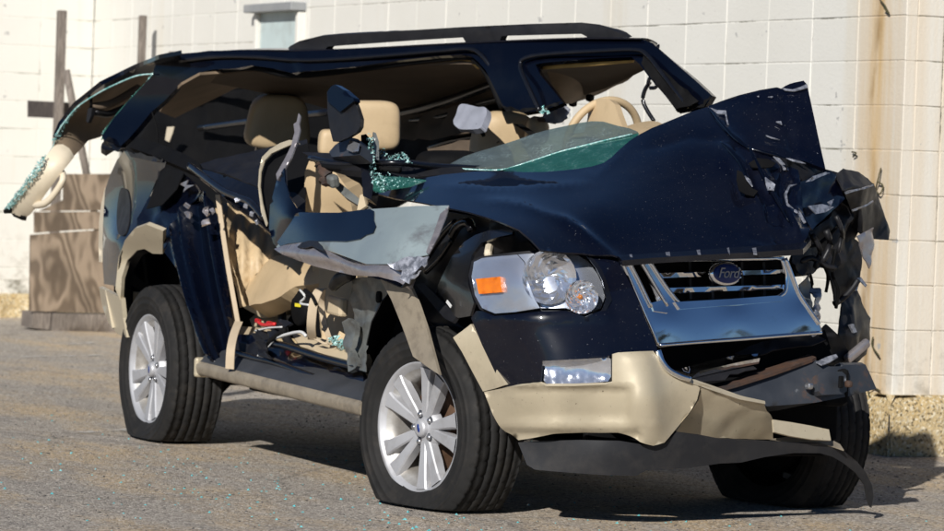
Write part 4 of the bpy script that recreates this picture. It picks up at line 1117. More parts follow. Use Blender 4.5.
patch('silver_shard', car, P['alu'], [(857, 236), (864, 232), (873, 228), (873.5, 245), (869, 269), (864, 258), (860, 246)], near(ec, .04), step=4, disp=crumple(.01, 14, 4))
ic = [(800, 225, 'X', .45), (845, 200, 'X', .35), (835, 270, 'X', .40), (800, 272, 'X', .5)]
chunk('crushed_inner_fender', [(803, 222), (811, 229), (825, 219), (844, 200), (852, 210), (848, 232), (842, 262), (834, 270), (822, 267), (812, 274), (800, 276), (790, 262), (792, 250), (803, 248), (808, 240)], ic, 'black', .025, 6, 9, 4)
for tr, r in (([(812, 235), (820, 250), (815, 268)], .012), ([(826, 230), (830, 245), (822, 262)], .014), ([(836, 216), (842, 232), (838, 252)], .010), ([(800, 262), (812, 258), (826, 266), (836, 268)], .011)):
    ptube('crash_bracket', car, P['black'], tr, 'X', .52, r, 4, 3)
lc = [(830, 260, 'X', .32), (858, 260, 'X', .24), (842, 330, 'X', .26), (866, 320, 'X', .18), (855, 362, 'X', .22)]
chunk('hanging_liner', [(827, 270), (832, 258), (842, 250), (845, 232), (853, 238), (860, 243), (861, 262), (858, 277), (850, 290), (841, 300), (834, 306), (833, 295), (830, 282)], lc, 'black', .02, 5, 11, 5)
hv = dict(a=(842, 299, 'X', .27), b=(850, 291, 'X', .22), c=(857, 291, 'X', .18), d=(863, 304, 'X', .15), e=(871, 318, 'X', .10), f=(869, 341, 'X', .12), g=(866, 354, 'X', .14), h=(857, 363, 'X', .22), i=(849, 364, 'X', .26), j=(842, 350, 'X', .30), k=(839, 334, 'X', .32), l=(841, 315, 'X', .29), m=(852, 312, 'X', .27), n=(856, 336, 'X', .28))
folded('hanging_fender_panel', hv, ['abml', 'bcdm', 'demn' if False else 'dem', 'emn', 'efn', 'fgn', 'ghn', 'hijn', 'jkn', 'klmn'], P['black'], amp=.006)
ptube('torn_strip', car, P['black'], [(834, 304), (842, 299), (851, 290), (858, 280)], 'X', .34, .012, 6)
patch('silver_shard', car, wt, [(857, 278), (861, 277), (867, 285), (866, 287), (860, 281), (857, 291), (853, 289)], [(857, 278, 'X', .28), (867, 286, 'X', .26), (853, 289, 'X', .3)], step=3)
patch('silver_shard', car, wt, [(850, 325), (854, 324), (857, 332), (854, 333)], near(lc, .08), step=3, thick=.01)
rbox('wheel_stud', car, P['alu'], at(857, 351, 'X', .34), (.03, .13, .035), (0.6, 0.2, .3), .01)
chunk('left_wheel_liner', [(820, 330), (826, 324), (836, 334), (846, 348), (858, 366), (862, 392), (846, 392), (830, 370), (815, 352)], [(820, 330, 'X', .35), (846, 350, 'X', .32), (846, 392, 'X', .30)], 'black', .02, 8, 3, 5)
for tr in ([(806, 262), (812, 284), (806, 300), (811, 318)], [(822, 262), (828, 276), (826, 292)], [(836, 250), (832, 272), (838, 290), (836, 308)], [(800, 240), (812, 246), (824, 240), (838, 226)]):
    ptube('torn_cable', car, P['dark'], tr, 'X', [.50, .47, .45, .42][:len(tr)], .007, 6)
patch('grey_bracket', car, P['greymetal'], [(800, 285), (806, 275), (810, 290), (812, 312), (806, 318), (801, 305)], [(800, 285, 'X', .55), (810, 290, 'X', .52), (806, 318, 'X', .6)], step=4, disp=crumple(.02, 14, 4))
patch('silver_shard', car, wt, [(813, 287), (817, 288), (817, 310), (820, 332), (813, 336), (811, 312)], [(813, 287, 'X', .66), (817, 288, 'X', .64), (818, 332, 'X', .78)], step=3, disp=crumple(.03, 20, 4))
# ---- right head lamp
lc_ = [(472, 280, 'X', .50), (520, 280, 'X', .71), (565, 280, 'X', .79), (604, 297, 'X', .83), (585, 312, 'X', .85), (565, 252, 'X', .76), (484, 258, 'X', .53), (495, 313, 'X', .62)]
LO = [(474, 262), (482, 257.5), (517, 254), (545, 252), (566, 251.8), (579, 255.5), (588, 261), (596, 270), (601, 281), (605.6, 297), (601.5, 308), (593, 313.5), (585, 315), (574, 312.5), (565, 308.5), (540, 309), (515, 312.5), (495, 314), (482, 308.5), (475, 295), (471, 276)]
def grow(poly, d):
    cx = sum(p[0] for p in poly)/len(poly); cy = sum(p[1] for p in poly)/len(poly)
    return [(x+d*(x-cx)/math.hypot(x-cx, y-cy), y+d*(y-cy)/math.hypot(x-cx, y-cy)) for x, y in poly]
hl = patch('headlight', car, P['black'], grow(LO, 2.5), near(lc_, -.09), step=7, thick=.03)
patch('side_reflector', hl, P['lampside'], [(474, 262), (482, 258), (517, 254.5), (524, 262), (527, 280), (535, 300), (540, 308), (515, 312), (495, 313.5), (482, 308), (475, 295), (471.5, 276)], near(lc_, -.03), step=5, disp=lambda x, y, p: .0007*(1 if int(x*.45) % 2 else -1))
patch('reflector_housing', hl, P['lampside'], [(518, 254.5), (545, 252.5), (566, 252.5), (579, 256), (588, 262), (596, 271), (601, 282), (605, 297), (601, 307.5), (585, 314), (566, 308), (541, 308), (536, 300), (528, 280), (525, 262)], near(lc_, -.072), step=5)
def bowl(name, px, py, rad, dep, mt, xoff, seed):
    c = at(px, py, 'X', 0)
    f = field(lc_); d = ray(px, py); c = CAM+d*((1/f(px, py))/d.dot(FW))
    ax = Vector((1, -.30, .05)).normalized()
    s = ax.cross(Vector((0, 0, 1))).normalized(); t = s.cross(ax)
    V, F = [], []
    nr, ns = 8, 26
    rb_ = random.Random(seed)
    for i in range(nr+1):
        r = rad*i/nr
        for k in range(ns):
            an = 2*PI*k/ns
            fac = 1+.05*math.cos(an*8)*(i/nr)
            V.append(c+s*(r*math.cos(an))+t*(r*math.sin(an))+ax*(xoff-dep*(1-(i/nr)**2)+(rb_.uniform(-.0035, .0035) if 1 < i < nr else 0)))
    for i in range(nr):
        for k in range(ns):
            F.append((i*ns+k, i*ns+(k+1) % ns, (i+1)*ns+(k+1) % ns, (i+1)*ns+k))
    return link(name, mesh(name, V, F, False), mt, hl), c, ax
b1, c1, ax1 = bowl('reflector_bowl', 551, 277, .098, .045, P['reflector'], -.036, 1)
b2, c2, ax2 = bowl('fog_bowl', 583, 297, .060, .03, P['reflector'], -.024, 2)
for nm, c, ax, r in (('bulb', c1, ax1, .014), ('turn_bulb', c2, ax2, .010)):
    V, F = tubemesh([c-ax*.075, c-ax*.055, c-ax*.042], [r, r, r*.6], 14, 2)
    link(nm, mesh(nm, V, F), P['bulb_amber'] if nm[0] == 't' else P['lens'], hl)
patch('turn_signal', hl, P['amber'], [(475.6, 279), (500, 276.6), (502, 292.2), (479, 294)], near(lc_, -.012), step=4, thick=.015, disp=lambda x, y, p: .002*math.sin(x*2.2)*math.sin(y*2.2))
patch('lamp_lens', hl, P['lens'], LO, near(lc_, .004), step=5, thick=.004, disp=lambda x, y, p: .006*math.exp(-(((x-583)/15)**2+((y-297)/14)**2)))

# ---- bumper: navy upper, cream lower
nb = [(472, 318, 'X', .50), (520, 320, 'X', .74), (565, 330, 'X', .84), (612, 330, 'X', .88), (655, 345, 'X', .91), (620, 262, 'X', .80), (600, 270, 'X', .80), (505, 388, 'X', .64), (545, 380, 'X', .82), (610, 370, 'X', .91)]
patch('bumper_cover_upper', car, P['paint'], [(471, 318), (476, 311), (482, 311), (495, 316), (515, 314.5), (540, 311.5), (566, 311), (585, 317.5), (603, 310), (608, 297), (603, 279), (597, 267), (588, 257), (600, 257.5), (618, 259.5), (622, 261), (632, 284), (645, 318), (657, 347), (657, 352), (613, 355), (608, 357.5), (542, 361), (541, 384), (524, 386), (503, 390), (494, 370), (482, 345)], nb, step=6, thick=.006, disp=lambda x, y, p: .010*math.exp(-((y-(318+(x-540)*-.05))/5)**2)*(480 < x < 610))
patch('lamp_surround', car, P['gloss_black'], [(586, 255), (594, 259), (602, 270), (608, 285), (612, 300), (606, 311), (596, 316), (603, 308), (606.5, 297), (602, 280), (596, 268)], near(nb, .006), step=5)
fl_ = patch('arch_flare_end', car, P['cream'], [(453, 337.5), (462, 331), (471, 324), (481, 341), (494, 364), (505, 385), (495, 388.5), (483, 391.5), (472, 371), (462, 352)], [(453, 337, 'X', .42), (471, 324, 'X', .49), (505, 385, 'X', .66), (483, 391, 'X', .52), (478, 358, 'X', .52)], step=5, thick=.02)
cb = [(484, 392, 'X', .53), (510, 435, 'X', .60), (510, 395, 'X', .68), (545, 390, 'X', .84), (550, 432, 'X', .80), (600, 390, 'X', .90), (600, 430, 'X', .86), (632, 360, 'X', .94), (640, 400, 'X', .965), (652, 440, 'X', .93), (690, 384, 'X', .93), (680, 425, 'X', .90), (740, 398, 'X', .94), (740, 432, 'X', .93), (655, 352, 'X', .92)]
def cbd(x, y, p):
    a = 0
    if x < 634:
        a -= .020*max(0, min(1, (634-x)/9))*max(0, min(1, (y-386)/5))*max(0, min(1, (428-y)/10))*max(0, min(1, (x-500)/30))
    a += .022*math.exp(-((x-646-(y-395)*.12)/15)**2)*max(0, min(1, (448-y)/25))*max(0, min(1, (y-350)/8))
    a -= .018*math.exp(-((y-437)/7)**2)*(x < 640)
    return a
bump = patch('bumper_cover', car, P['cream'], [(484, 392), (505, 388), (524, 385.5), (540, 383), (546, 386), (575, 386), (605, 384.5), (612, 382), (612.5, 354), (618, 352.5), (653, 351), (656, 356), (660, 363), (668, 372), (681, 379.5), (692, 381), (700, 388), (697, 400), (690, 412), (680, 424), (674, 431), (664, 442.5), (653, 445.6), (645, 443.5), (630, 438), (617, 434.5), (585, 434.5), (552, 437), (530, 440), (516, 441.5), (503, 433.5), (493, 415)], cb, step=4, disp=cbd, thick=.01)
patch('bumper_torn_side', car, P['cream'], [(692, 381), (705, 384.5), (718, 390.5), (740, 397), (764, 403), (766, 410), (770, 414), (773, 420), (773, 439.5), (745, 439.5), (718, 438), (697, 434), (676, 431), (683, 421), (691, 412), (698, 400), (701, 388)], [(692, 381, 'X', .93), (765, 404, 'X', .83), (770, 438, 'X', .70), (680, 428, 'X', .80), (725, 415, 'X', .84)], step=5, disp=crumple(.012, 6, 2, False), thick=.01)
patch('bumper_rib', car, P['cream'], [(681, 377.5), (695, 379.5), (718, 387.5), (742, 396), (765, 401), (765.5, 404), (740, 399.5), (717, 392), (692, 383.5)], [(681, 378, 'X', .945), (765, 402, 'X', .85), (717, 392, 'X', .91)], step=4, thick=.02)
patch('bumper_flap', car, P['cream'], [(773, 419.5), (790, 422), (810, 425.5), (829, 429.5), (831, 440.5), (812, 439.5), (790, 436), (774, 432)], [(773, 420, 'X', .83), (830, 430, 'X', .80), (774, 432, 'X', .85)], step=5, thick=.008)
patch('bumper_torn_edge', car, P['cream_worn'], [(770, 439), (790, 436.5), (815, 440), (834, 441), (840, 444), (844, 450), (832, 446), (815, 443.5), (790, 442)], [(770, 439, 'X', .80), (840, 445, 'X', .77), (800, 442, 'X', .79)], step=4)
# fog lamp
fo = [(541, 357), (556, 356.5), (590, 356), (608, 356.2), (611, 360), (611, 377), (608, 381.5), (590, 383), (556, 385), (547, 384.5), (543, 379)]
fc = [(541, 360, 'X', .80), (611, 360, 'X', .92), (611, 380, 'X', .92), (546, 384, 'X', .82)]
fg = patch('fog_light', car, P['black'], grow(fo, 2.2), near(fc, -.03), step=6, thick=.04)
patch('fog_reflector', fg, P['reflector'], fo, near(fc, -.018), step=4, disp=lambda x, y, p: -.010*(1-((y-370)/14)**2)+.0016*math.sin(x*.75)+.004*noise.noise(p*20))
patch('fog_lens', fg, P['lens'], fo, near(fc, .006), step=6)
# valance
va = [(520, 444, 'X', .62), (530, 468, 'X', .66), (600, 450, 'X', .86), (640, 474, 'X', .88), (720, 450, 'X', .86), (800, 448, 'X', .80), (870, 500, 'X', .66), (843, 455, 'X', .76)]
patch('valance', car, P['valance'], [(518, 442.5), (540, 441), (580, 440), (620, 441), (650, 446), (665, 443.5), (677, 432), (700, 435), (720, 439), (760, 441), (790, 443), (820, 443.6), (833, 446), (845, 452), (857, 461.5), (866, 472.5), (872, 485), (873.5, 497), (871.5, 508), (868, 500), (865.5, 486), (856, 473), (843, 462.8), (832, 456.5), (820, 453.2), (794, 453), (765, 457), (741, 462.6), (720, 463.5), (690, 468), (660, 470), (646, 470.5), (636, 476), (600, 475), (560, 472), (535, 469.7), (527, 465)], va, step=5, thick=.012)
# bumper beam
bc = [(720, 392, 'X', .80), (812, 360, 'X', .74), (876, 388, 'X', .66), (816, 402, 'X', .80), (756, 406, 'X', .82), (829, 367, 'X', .755)]
bb = patch('bumper_beam', car, P['steel'], [(700, 391), (718, 388), (737, 383.5), (775, 371), (812, 358.5), (830, 366.5), (866, 365.5), (871, 376), (876.5, 388.7), (850, 396), (816, 402.5), (786, 405), (756, 407), (720, 405), (700, 398)], bc, step=6, thick=.09)
patch('beam_top', bb, P['rust'], [(700, 391), (718, 385), (750, 373), (780, 364), (808, 354), (816, 357), (812, 359.5), (775, 372.5), (737, 384.5), (718, 389.5)], [(718, 388, 'X', .80), (812, 359, 'X', .75), (760, 369, 'X', .70)], step=5, thick=.01)
patch('tow_bracket', bb, P['steel'], [(818, 374), (823, 371.8), (842, 371.5), (846, 375), (847, 391), (843, 394), (822, 395), (818.5, 391)], near(bc, .045), step=5, thick=.045)
rbox('bracket_slot', bb, P['dark'], at(841, 382, 'X', .826), (.012, .02, .045), (0, 0, .1), .004)
for x, y in ((809, 386), (848.5, 384)):
    rbox('bolt', bb, P['nut'] if x < 820 else P['rust'], at(x, y, 'X', .82), (.03, .026, .026), (0, 0, 0), .009)
rbox('beam_end', car, P['steel'], at(850, 376, 'X', .66), (.05, .16, .10), (0, 0, .35), .02)
# dark slot between grille and bumper
patch('radiator_shroud', car, P['dark'], [(655, 340), (720, 336), (825, 330), (835, 362), (812, 358), (770, 372), (720, 390), (690, 382), (666, 370), (657, 352)], [(655, 345, 'X', .66), (825, 335, 'X', .58), (720, 385, 'X', .66)], step=10)
patch('shroud_panel', car, P['black'], [(735, 353), (755, 345), (790, 336), (818, 335), (826, 340), (812, 346), (780, 349), (752, 357)], [(735, 353, 'X', .72), (818, 336, 'X', .66), (780, 349, 'X', .72)], step=6, disp=crumple(.01, 8, 3))
patch('lower_grille_bar', car, P['chrome'], [(676, 370), (700, 363), (735, 355.5), (760, 353.5), (760, 358), (735, 363), (700, 371), (690, 374.5)], [(676, 370, 'X', .80), (760, 355, 'X', .78), (700, 371, 'X', .82)], step=5, thick=.025)
patch('torn_grille_edge', car, P['black'], [(686, 377), (710, 372), (735, 367), (752, 365), (757, 369), (745, 371), (738, 374), (730, 374), (725, 380), (712, 381), (700, 382)], [(686, 377, 'X', .80), (757, 367, 'X', .78), (712, 381, 'X', .82)], step=4)
ptube('chrome_trim', car, P['chrome'], [(658, 350), (662, 361), (669, 370), (680, 376), (690, 379)], 'X', [.93, .94, .945, .945, .945], .011, 8)
patch('broken_trim', car, P['white_torn'], [(816, 362), (826, 357), (836, 354), (838, 357), (830, 362), (822, 365)], [(816, 362, 'X', .76), (838, 355, 'X', .73), (822, 365, 'X', .78)], step=4)

# ---- grille
gc = [(621, 260, 'X', .812), (784, 258, 'X', .786), (700, 259, 'X', .797)]
for gx, go, gy in ((668, .0132, 3.6), (735, 0, 0), (806, -.016, -3.8)):
    gc += [(gx, y_+gy, 'X', v_+go) for y_, v_ in ((302, .806), (311, .8170), (320, .8250), (330, .8300), (341, .8326))]
GO = [(621, 260), (632, 257.5), (648, 258.5), (700, 257), (760, 255.5), (784, 256.5), (791, 275), (798.5, 294), (810, 311), (819, 324), (821.5, 333), (790, 335.5), (740, 339.5), (700, 342.5), (672, 344.5), (658, 346), (650, 326), (636, 294)]
H1 = [(627.5, 260), (639, 258.8), (652, 281), (667, 306), (660, 309), (651, 307.5), (640, 285)]
H2 = [(649, 261), (700, 259.8), (781, 258.5), (786, 275), (785, 292), (778, 297), (730, 300.5), (679, 303.5), (664, 284)]
gr_ = patch('grille', car, P['chrome'], GO, gc, step=4, holes=(H1, H2), thick=.02)
patch('grille_backing', gr_, P['dark'], GO, near(gc, -.075), step=12, thick=.01)
patch('side_slot', gr_, P['reflector'], [(641, 262), (655, 285), (667, 305.5), (660, 308.5), (653, 290)], near(gc, -.022), step=5)
patch('slot_base', gr_, P['chrome'], [(651, 303), (662, 300), (670, 308), (668, 313), (654, 311)], near(gc, .006), step=4, thick=.01)
gf_ = field(gc)
def ong(x, y, d):
    r_ = ray(x, y); return CAM+r_*((1/gf_(x, y))/r_.dot(FW))+Vector((d, 0, 0))
for tr in ([(649, 261), (664, 284), (679, 303.5)], [(649, 260.8), (700, 259.6), (781, 258.3)], [(781, 258.5), (786, 275), (785, 291), (778, 297)], [(628, 260.5), (640, 284), (651, 307)], [(639, 259), (652, 281), (667, 306)], [(621, 260.5), (636, 294), (650, 326), (658, 345.5)], [(658, 345.5), (700, 342), (740, 339), (790, 335), (821, 332.6)], [(785, 258), (792, 276), (799, 294), (810, 311), (819, 324)]):
    tube('frame_bead', gr_, P['chrome'], [ong(x, y, .002) for x, y in tr], .0075, 8, 4)
for (a0, a1, b0, b1) in (((659.5, 273.2), (663, 278), (786, 269.5), (786, 273.5)), ((668, 288), (671.5, 292.8), (785.5, 284.6), (785, 289))):
    patch('grille_bar', gr_, P['chrome'], [a0, b0, b1, a1], near(gc, -.012), step=8, thick=.03)
patch('grille_lip', gr_, P['chrome'], [(675, 302), (730, 299), (778, 295.5), (784, 297), (790, 298), (784, 301), (730, 305), (680, 309)], near(gc, .010), step=6, thick=.012)
for x in (690, 712, 742, 764):
    patch('grille_rib', gr_, P['black'], [(x-1.2, 262), (x+1.2, 262), (x+2.2, 299), (x-.4, 299)], near(gc, -.045), step=10, thick=.02)
# oval badge with script lettering
bcn = at(726.8, 273.5, 'X', .835)
bx = Vector((-.16, .987, 0)).normalized(); bn_ = Vector((.97, .15, .12)).normalized(); by = bn_.cross(bx).normalized(); bx = by.cross(bn_)
def oval(name, rx, ry, off, dome, mt, par):
    V, F = [], []
    for i in range(7):
        r = i/6
        for k in range(40):
            an = 2*PI*k/40
            V.append(bcn+bx*rx*r*math.cos(an)+by*ry*r*math.sin(an)+bn_*(off+dome*(1-r*r)))
    for i in range(6):
        for k in range(40):
            F.append((i*40+k, i*40+(k+1) % 40, (i+1)*40+(k+1) % 40, (i+1)*40+k))
    k0 = len(V)
    for k in range(40):
        an = 2*PI*k/40
        V.append(bcn+bx*rx*math.cos(an)+by*ry*math.sin(an)-bn_*.02)
    F += [(6*40+k, 6*40+(k+1) % 40, k0+(k+1) % 40, k0+k) for k in range(40)]
    return link(name, mesh(name, V, F), mt, par)
bd = oval('badge', .070, .042, .0, .004, P['chrome'], gr_)
oval('badge_face', .063, .0355, .003, .004, P['badgeblue'], gr_)
tcu = bpy.data.curves.new('lettering', 'FONT'); tcu.body = 'Ford'; tcu.align_x = 'CENTER'; tcu.align_y = 'CENTER'; tcu.size = .052; tcu.shear = .35; tcu.extrude = .0012; tcu.space_character = .92
to = bpy.data.objects.new('lettering_source', tcu); COL.objects.link(to)
bpy.context.view_layer.update()
tm = bpy.data.meshes.new_from_object(to.evaluated_get(bpy.context.evaluated_depsgraph_get()))
bpy.data.objects.remove(to, do_unlink=True)
tm.transform(Matrix(((bx.x, by.x, bn_.x, 0), (bx.y, by.y, bn_.y, 0), (bx.z, by.z, bn_.z, 0), (0, 0, 0, 1))))
tm.transform(Matrix.Translation(bcn+bn_*.0085))
tm.materials.clear()
link('lettering', tm, P['rim'], gr_)

# ---- sill and running board
rb = [(200, 366, 'Y', -.90), (362, 416, 'Y', -.90), (200, 383, 'Y', -.98), (362, 433, 'Y', -.98)]
def yz(y, z):
    return [Vector((x, y, z+(.31-.345)*(x+2.04)/1.73)) for x in (-2.06, -1.6, -1.1, -.7, -.30)]
sheet('running_board_tread', car, P['tread'], [yz(-.80, .470), yz(-.86, .458), yz(-.93, .430), yz(-.972, .397)], thick=.02, flip=True)
sheet('running_board', car, P['cream_worn'], [yz(-.972, .398), yz(-.985, .385), yz(-.985, .36), yz(-.97, .340), yz(-.90, .328)], thick=.015, flip=True)
rbox('running_board_cap', car, P['cream'], (-2.055, -.925, .372), (.03, .13, .085), (0, 0, 0), .012)
sheet('sill', car, P['paint_clean'], [[Vector((x, -.80, z)) for x in (-2.2, -1.6, -1.0, -.4)] for z in (.36, .40)], thick=.05, flip=True)
patch('sill_outer', car, P['paint'], [(238, 336), (250, 334), (262, 338), (285, 345), (310, 354), (340, 362), (364, 372), (364, 402), (330, 393), (300, 382), (270, 372), (240, 362)], [(240, 350, 'Y', -.86), (300, 365, 'Y', -.87), (364, 385, 'Y', -.88), (300, 350, 'Y', -.80), (300, 382, 'Y', -.88)], step=5, thick=.02, disp=crumple(.012, 4, 6))
ptube('sill_edge', car, P['gloss_black'], [(233, 352), (250, 357), (275, 363), (300, 372), (335, 385), (364, 396)], 'Y', -.90, .014, 8)
ptube('sill_edge', car, P['paint_clean'], [(262, 342), (285, 346), (320, 357), (362, 368)], 'Y', -.885, .016, 8)
patch('sill_trim', car, P['trimbeige'], [(292, 335), (297, 332), (320, 338), (350, 347), (366, 352), (365, 365), (345, 361), (320, 353), (300, 346)], [(292, 335, 'Y', -.80), (366, 354, 'Y', -.83), (320, 352, 'Y', -.86)], step=6, thick=.012)
patch('sill_trim', car, P['trimbeige'], [(240, 326), (262, 328), (284, 333), (262, 343), (240, 341)], [(240, 326, 'Y', -.66), (284, 333, 'Y', -.72), (240, 341, 'Y', -.80)], step=6, thick=.012)
patch('lower_seal', car, P['black'], [(232, 342), (246, 343), (262, 344), (263, 362), (246, 365), (234, 362)], [(232, 342, 'Y', -.86), (262, 344, 'Y', -.86), (234, 362, 'Y', -.9)], step=6, thick=.02, disp=crumple(.015, 8, 2))
patch('torn_sill', car, P['black'], [(255, 330), (262, 332), (270, 330), (276, 326), (290, 322), (294, 324), (286, 332), (276, 338), (266, 348), (272, 360), (262, 358), (258, 345)], [(255, 332, 'Y', -.88), (294, 324, 'Y', -.86), (266, 358, 'Y', -.93)], step=3, disp=crumple(.04, 14, 4), thick=.01)
for tr, mt, r in (([(262, 350), (256, 360), (253, 365)], 'wire', .006), ([(270, 340), (285, 335), (300, 332), (306, 336)], 'wire', .007), ([(262, 352), (270, 345), (276, 337)], 'wire', .004), ([(255, 331), (268, 328), (282, 327)], 'wire', .004), ([(258, 322), (264, 325), (275, 324)], 'wirered', .008), ([(300, 290), (305, 297), (300, 303), (309, 305)], 'wire', .005), ([(305, 290), (312, 296), (316, 304)], 'dark', .008), ([(285, 330), (272, 340), (262, 352)], 'dark', .012)):
    ptube('wire', car, P[mt], tr, 'Y', -.90, r, 6)
rbox('red_buckle', car, P['red'], at(272, 325, 'Y', -.82), (.06, .03, .025), (0, .2, .3), .01)
rbox('red_buckle', car, P['red'], at(258, 321, 'Y', -.74), (.03, .02, .02), (0, .2, .3), .006)

# ---- seat belts
def strap(name, tr, vs, wd, k='Y', mt='belt'):
    pts = [at(x, y, k, v) for (x, y), v in zip(tr, vs)]
    Pn = spl(pts, 6)
    V, F = [], []
    side = Vector((1, .35, 0)).normalized()
    for i, p in enumerate(Pn):
        V += [p-side*wd/2, p+side*wd/2]
    F = [(2*i, 2*i+1, 2*i+3, 2*i+2) for i in range(len(Pn)-1)]
    return link(name, shell(name, V, F, .003), P[mt], car)
strap('seat_belt', [(218, 195), (222, 225), (228, 265), (235, 305), (238, 322)], [-.78, -.79, -.81, -.84, -.86], .030)
strap('seat_belt', [(239, 322), (234, 335), (231, 350), (230, 369)], [-.86, -.93, -.985, -.995], .052)
strap('seat_belt', [(312, 340), (311, 325), (313, 305), (318, 291), (323, 288)], [-.86, -.90, -.90, -.88, -.84], .052)
strap('seat_belt', [(323, 289), (322, 305), (325, 325), (330, 342), (326, 344), (316, 339)], [-.83, -.80, -.80, -.84, -.86, -.87], .035)
rbox('belt_anchor', car, P['trimbeige'], at(337, 306, 'Y', -.80), (.15, .04, .075), (0, .05, 0), .012)
# retractor with round housing
rc = at(304, 308, 'Y', -.66)
V, F = lathe([(.0, -.03), (.07, -.03), (.078, -.02), (.078, .05)], 32)
ret = link('retractor', mesh('r', [rc+v for v in V], F), P['dark'], car)
rbox('sticker', ret, P['yellow'], rc+Vector((.01, -.033, .012)), (.055, .004, .014), bev=0)
tube('speaker_ring', car, P['black'], [at(297, 308, 'Y', -.62)+Vector((.17*math.cos(a), 0, .17*math.sin(a))) for a in np.linspace(0, 2*PI, 20, endpoint=False)], .02, 8, 2, closed=True)

carton = patch('carton', None, P['trimbeige'], [(246, 310), (262, 297), (276, 290), (285, 293), (288, 312), (280, 326), (252, 326)], [(246, 310, 'Y', -.52), (285, 293, 'Y', -.42), (280, 326, 'Y', -.60)], step=8, thick=.02)
tag(carton, 'tan carton with green printed lettering on the floor behind the torn door opening', 'carton')
gm_ = surf('green_print', (.01, .16, .05), rough=.7)
for poly in ([(264.5, 311), (266.5, 310), (272.5, 318), (270.5, 319)], [(268.5, 308), (270.5, 307), (276.5, 315), (274.5, 316)], [(267.5, 315), (273, 311), (274, 312.5), (268.5, 316.5)], [(273, 304.5), (275, 303.5), (280.5, 311), (278.5, 312)], [(270.5, 306.5), (277.5, 301.5), (278.5, 303), (271.5, 308)]):
    patch('print', carton, gm_, [(x-3, y-12) for x, y in poly], [(246, 310, 'Y', -.527), (285, 293, 'Y', -.427), (280, 326, 'Y', -.607)], step=6, thick=.002)
# ---- seats
def yw(x, y, k, v):
    return at(x, y, k, v)
s2 = rbox('rear_seat', car, P['dark'], (-2.75, -.35, .62), (.5, .75, .3), bev=.06)
patch('seat_back', s2, P['leather'], [(229, 205), (236, 198), (262, 214), (272, 235), (284, 256), (270, 262), (255, 275), (248, 305), (240, 308), (234, 285), (229, 250), (227, 225)], [(232, 205, 'Y', -.60), (262, 214, 'Y', -.50), (240, 300, 'Y', -.70), (275, 255, 'Y', -.55), (245, 250, 'Y', -.68)], step=5, thick=.08, disp=lambda x, y, p: .022*math.sin(x*.42)+.01*noise.noise(p*8))
patch('seat_cushion', s2, P['leather'], [(246, 292), (252, 276), (262, 264), (276, 256), (292, 252), (308, 256), (322, 260), (333, 268), (326, 280), (312, 284), (296, 287), (280, 296), (262, 304), (248, 305)], [(250, 300, 'Y', -.72), (262, 265, 'Y', -.62), (292, 253, 'Y', -.55), (330, 268, 'Y', -.60), (296, 285, 'Y', -.70), (290, 268, 'Y', -.68)], step=5, thick=.10, disp=lambda x, y, p: .012*noise.noise(p*7))
patch('seat_side_panel', s2, P['trimbeige'], [(238, 292), (246, 290), (252, 302), (266, 300), (300, 284), (322, 281), (318, 292), (296, 300), (285, 316), (262, 318), (244, 308)], [(238, 292, 'Y', -.64), (322, 281, 'Y', -.60), (262, 318, 'Y', -.60)], step=6, thick=.03)
tube('headrest_stem', s2, P['nut'], [at(256, 152, 'Y', .05), at(258, 138, 'Y', .05)], .008, 8, 1)
pillow('headrest', s2, P['leather'], at(278, 122, 'Y', .01), (.13, .30, .26), (0, .12, -.1), .5, .004, .16)
s1 = rbox('front_seat', car, P['dark'], (-1.50, -.38, .60), (.5, .5, .24), bev=.06)
patch('seat_back', s1, P['leather'], [(307, 172), (312, 160), (330, 166), (346, 190), (352, 214), (352, 270), (345, 345), (330, 350), (318, 300), (312, 262), (306, 230), (306, 190)], [(308, 180, 'Y', -.68), (343, 196, 'Y', -.58), (350, 260, 'Y', -.50), (335, 340, 'Y', -.62), (310, 250, 'Y', -.64)], step=6, thick=.10, disp=lambda x, y, p: .018*math.sin((x-300)*.11)+.008*noise.noise(p*8))
patch('seat_base', s1, P['leather'], [(318, 262), (335, 258), (356, 268), (358, 300), (352, 345), (336, 350), (322, 340)], [(318, 262, 'Y', -.72), (356, 268, 'Y', -.62), (336, 350, 'Y', -.74)], step=6, thick=.08, disp=lambda x, y, p: .01*noise.noise(p*7))
pillow('headrest', s1, P['leather'], at(372, 125, 'Y', -.37), (.12, .235, .205), (0, .05, -.25), .42, .004, .04)
pillow('headrest', s1, P['leather'], at(330, 143, 'Y', -.42), (.10, .1, .12), (0, .05, -.25), .5, .004, .04)
s3 = rbox('driver_seat', car, P['dark'], (-1.85, .42, .75), (.5, .5, .5), bev=.06)
pillow('seat_shoulder', s3, P['leather'], at(505, 142, 'Y', .36), (.16, .30, .26), (0, .1, -.2), .62, .01, .1)
pillow('seat_shoulder', s3, P['leather'], at(537, 131, 'Y', .42), (.12, .10, .12), (0, .1, -.2), .7, .01, .1)
pillow('door_armrest', car, P['dark'], at(452, 165, 'Y', -.1), (.2, .3, .12), (0, .1, -.2), .6, .01, .1)
strap('seat_belt', [(518, 124), (527, 130), (538, 138)], [.30, .32, .34], .05, mt='dark')

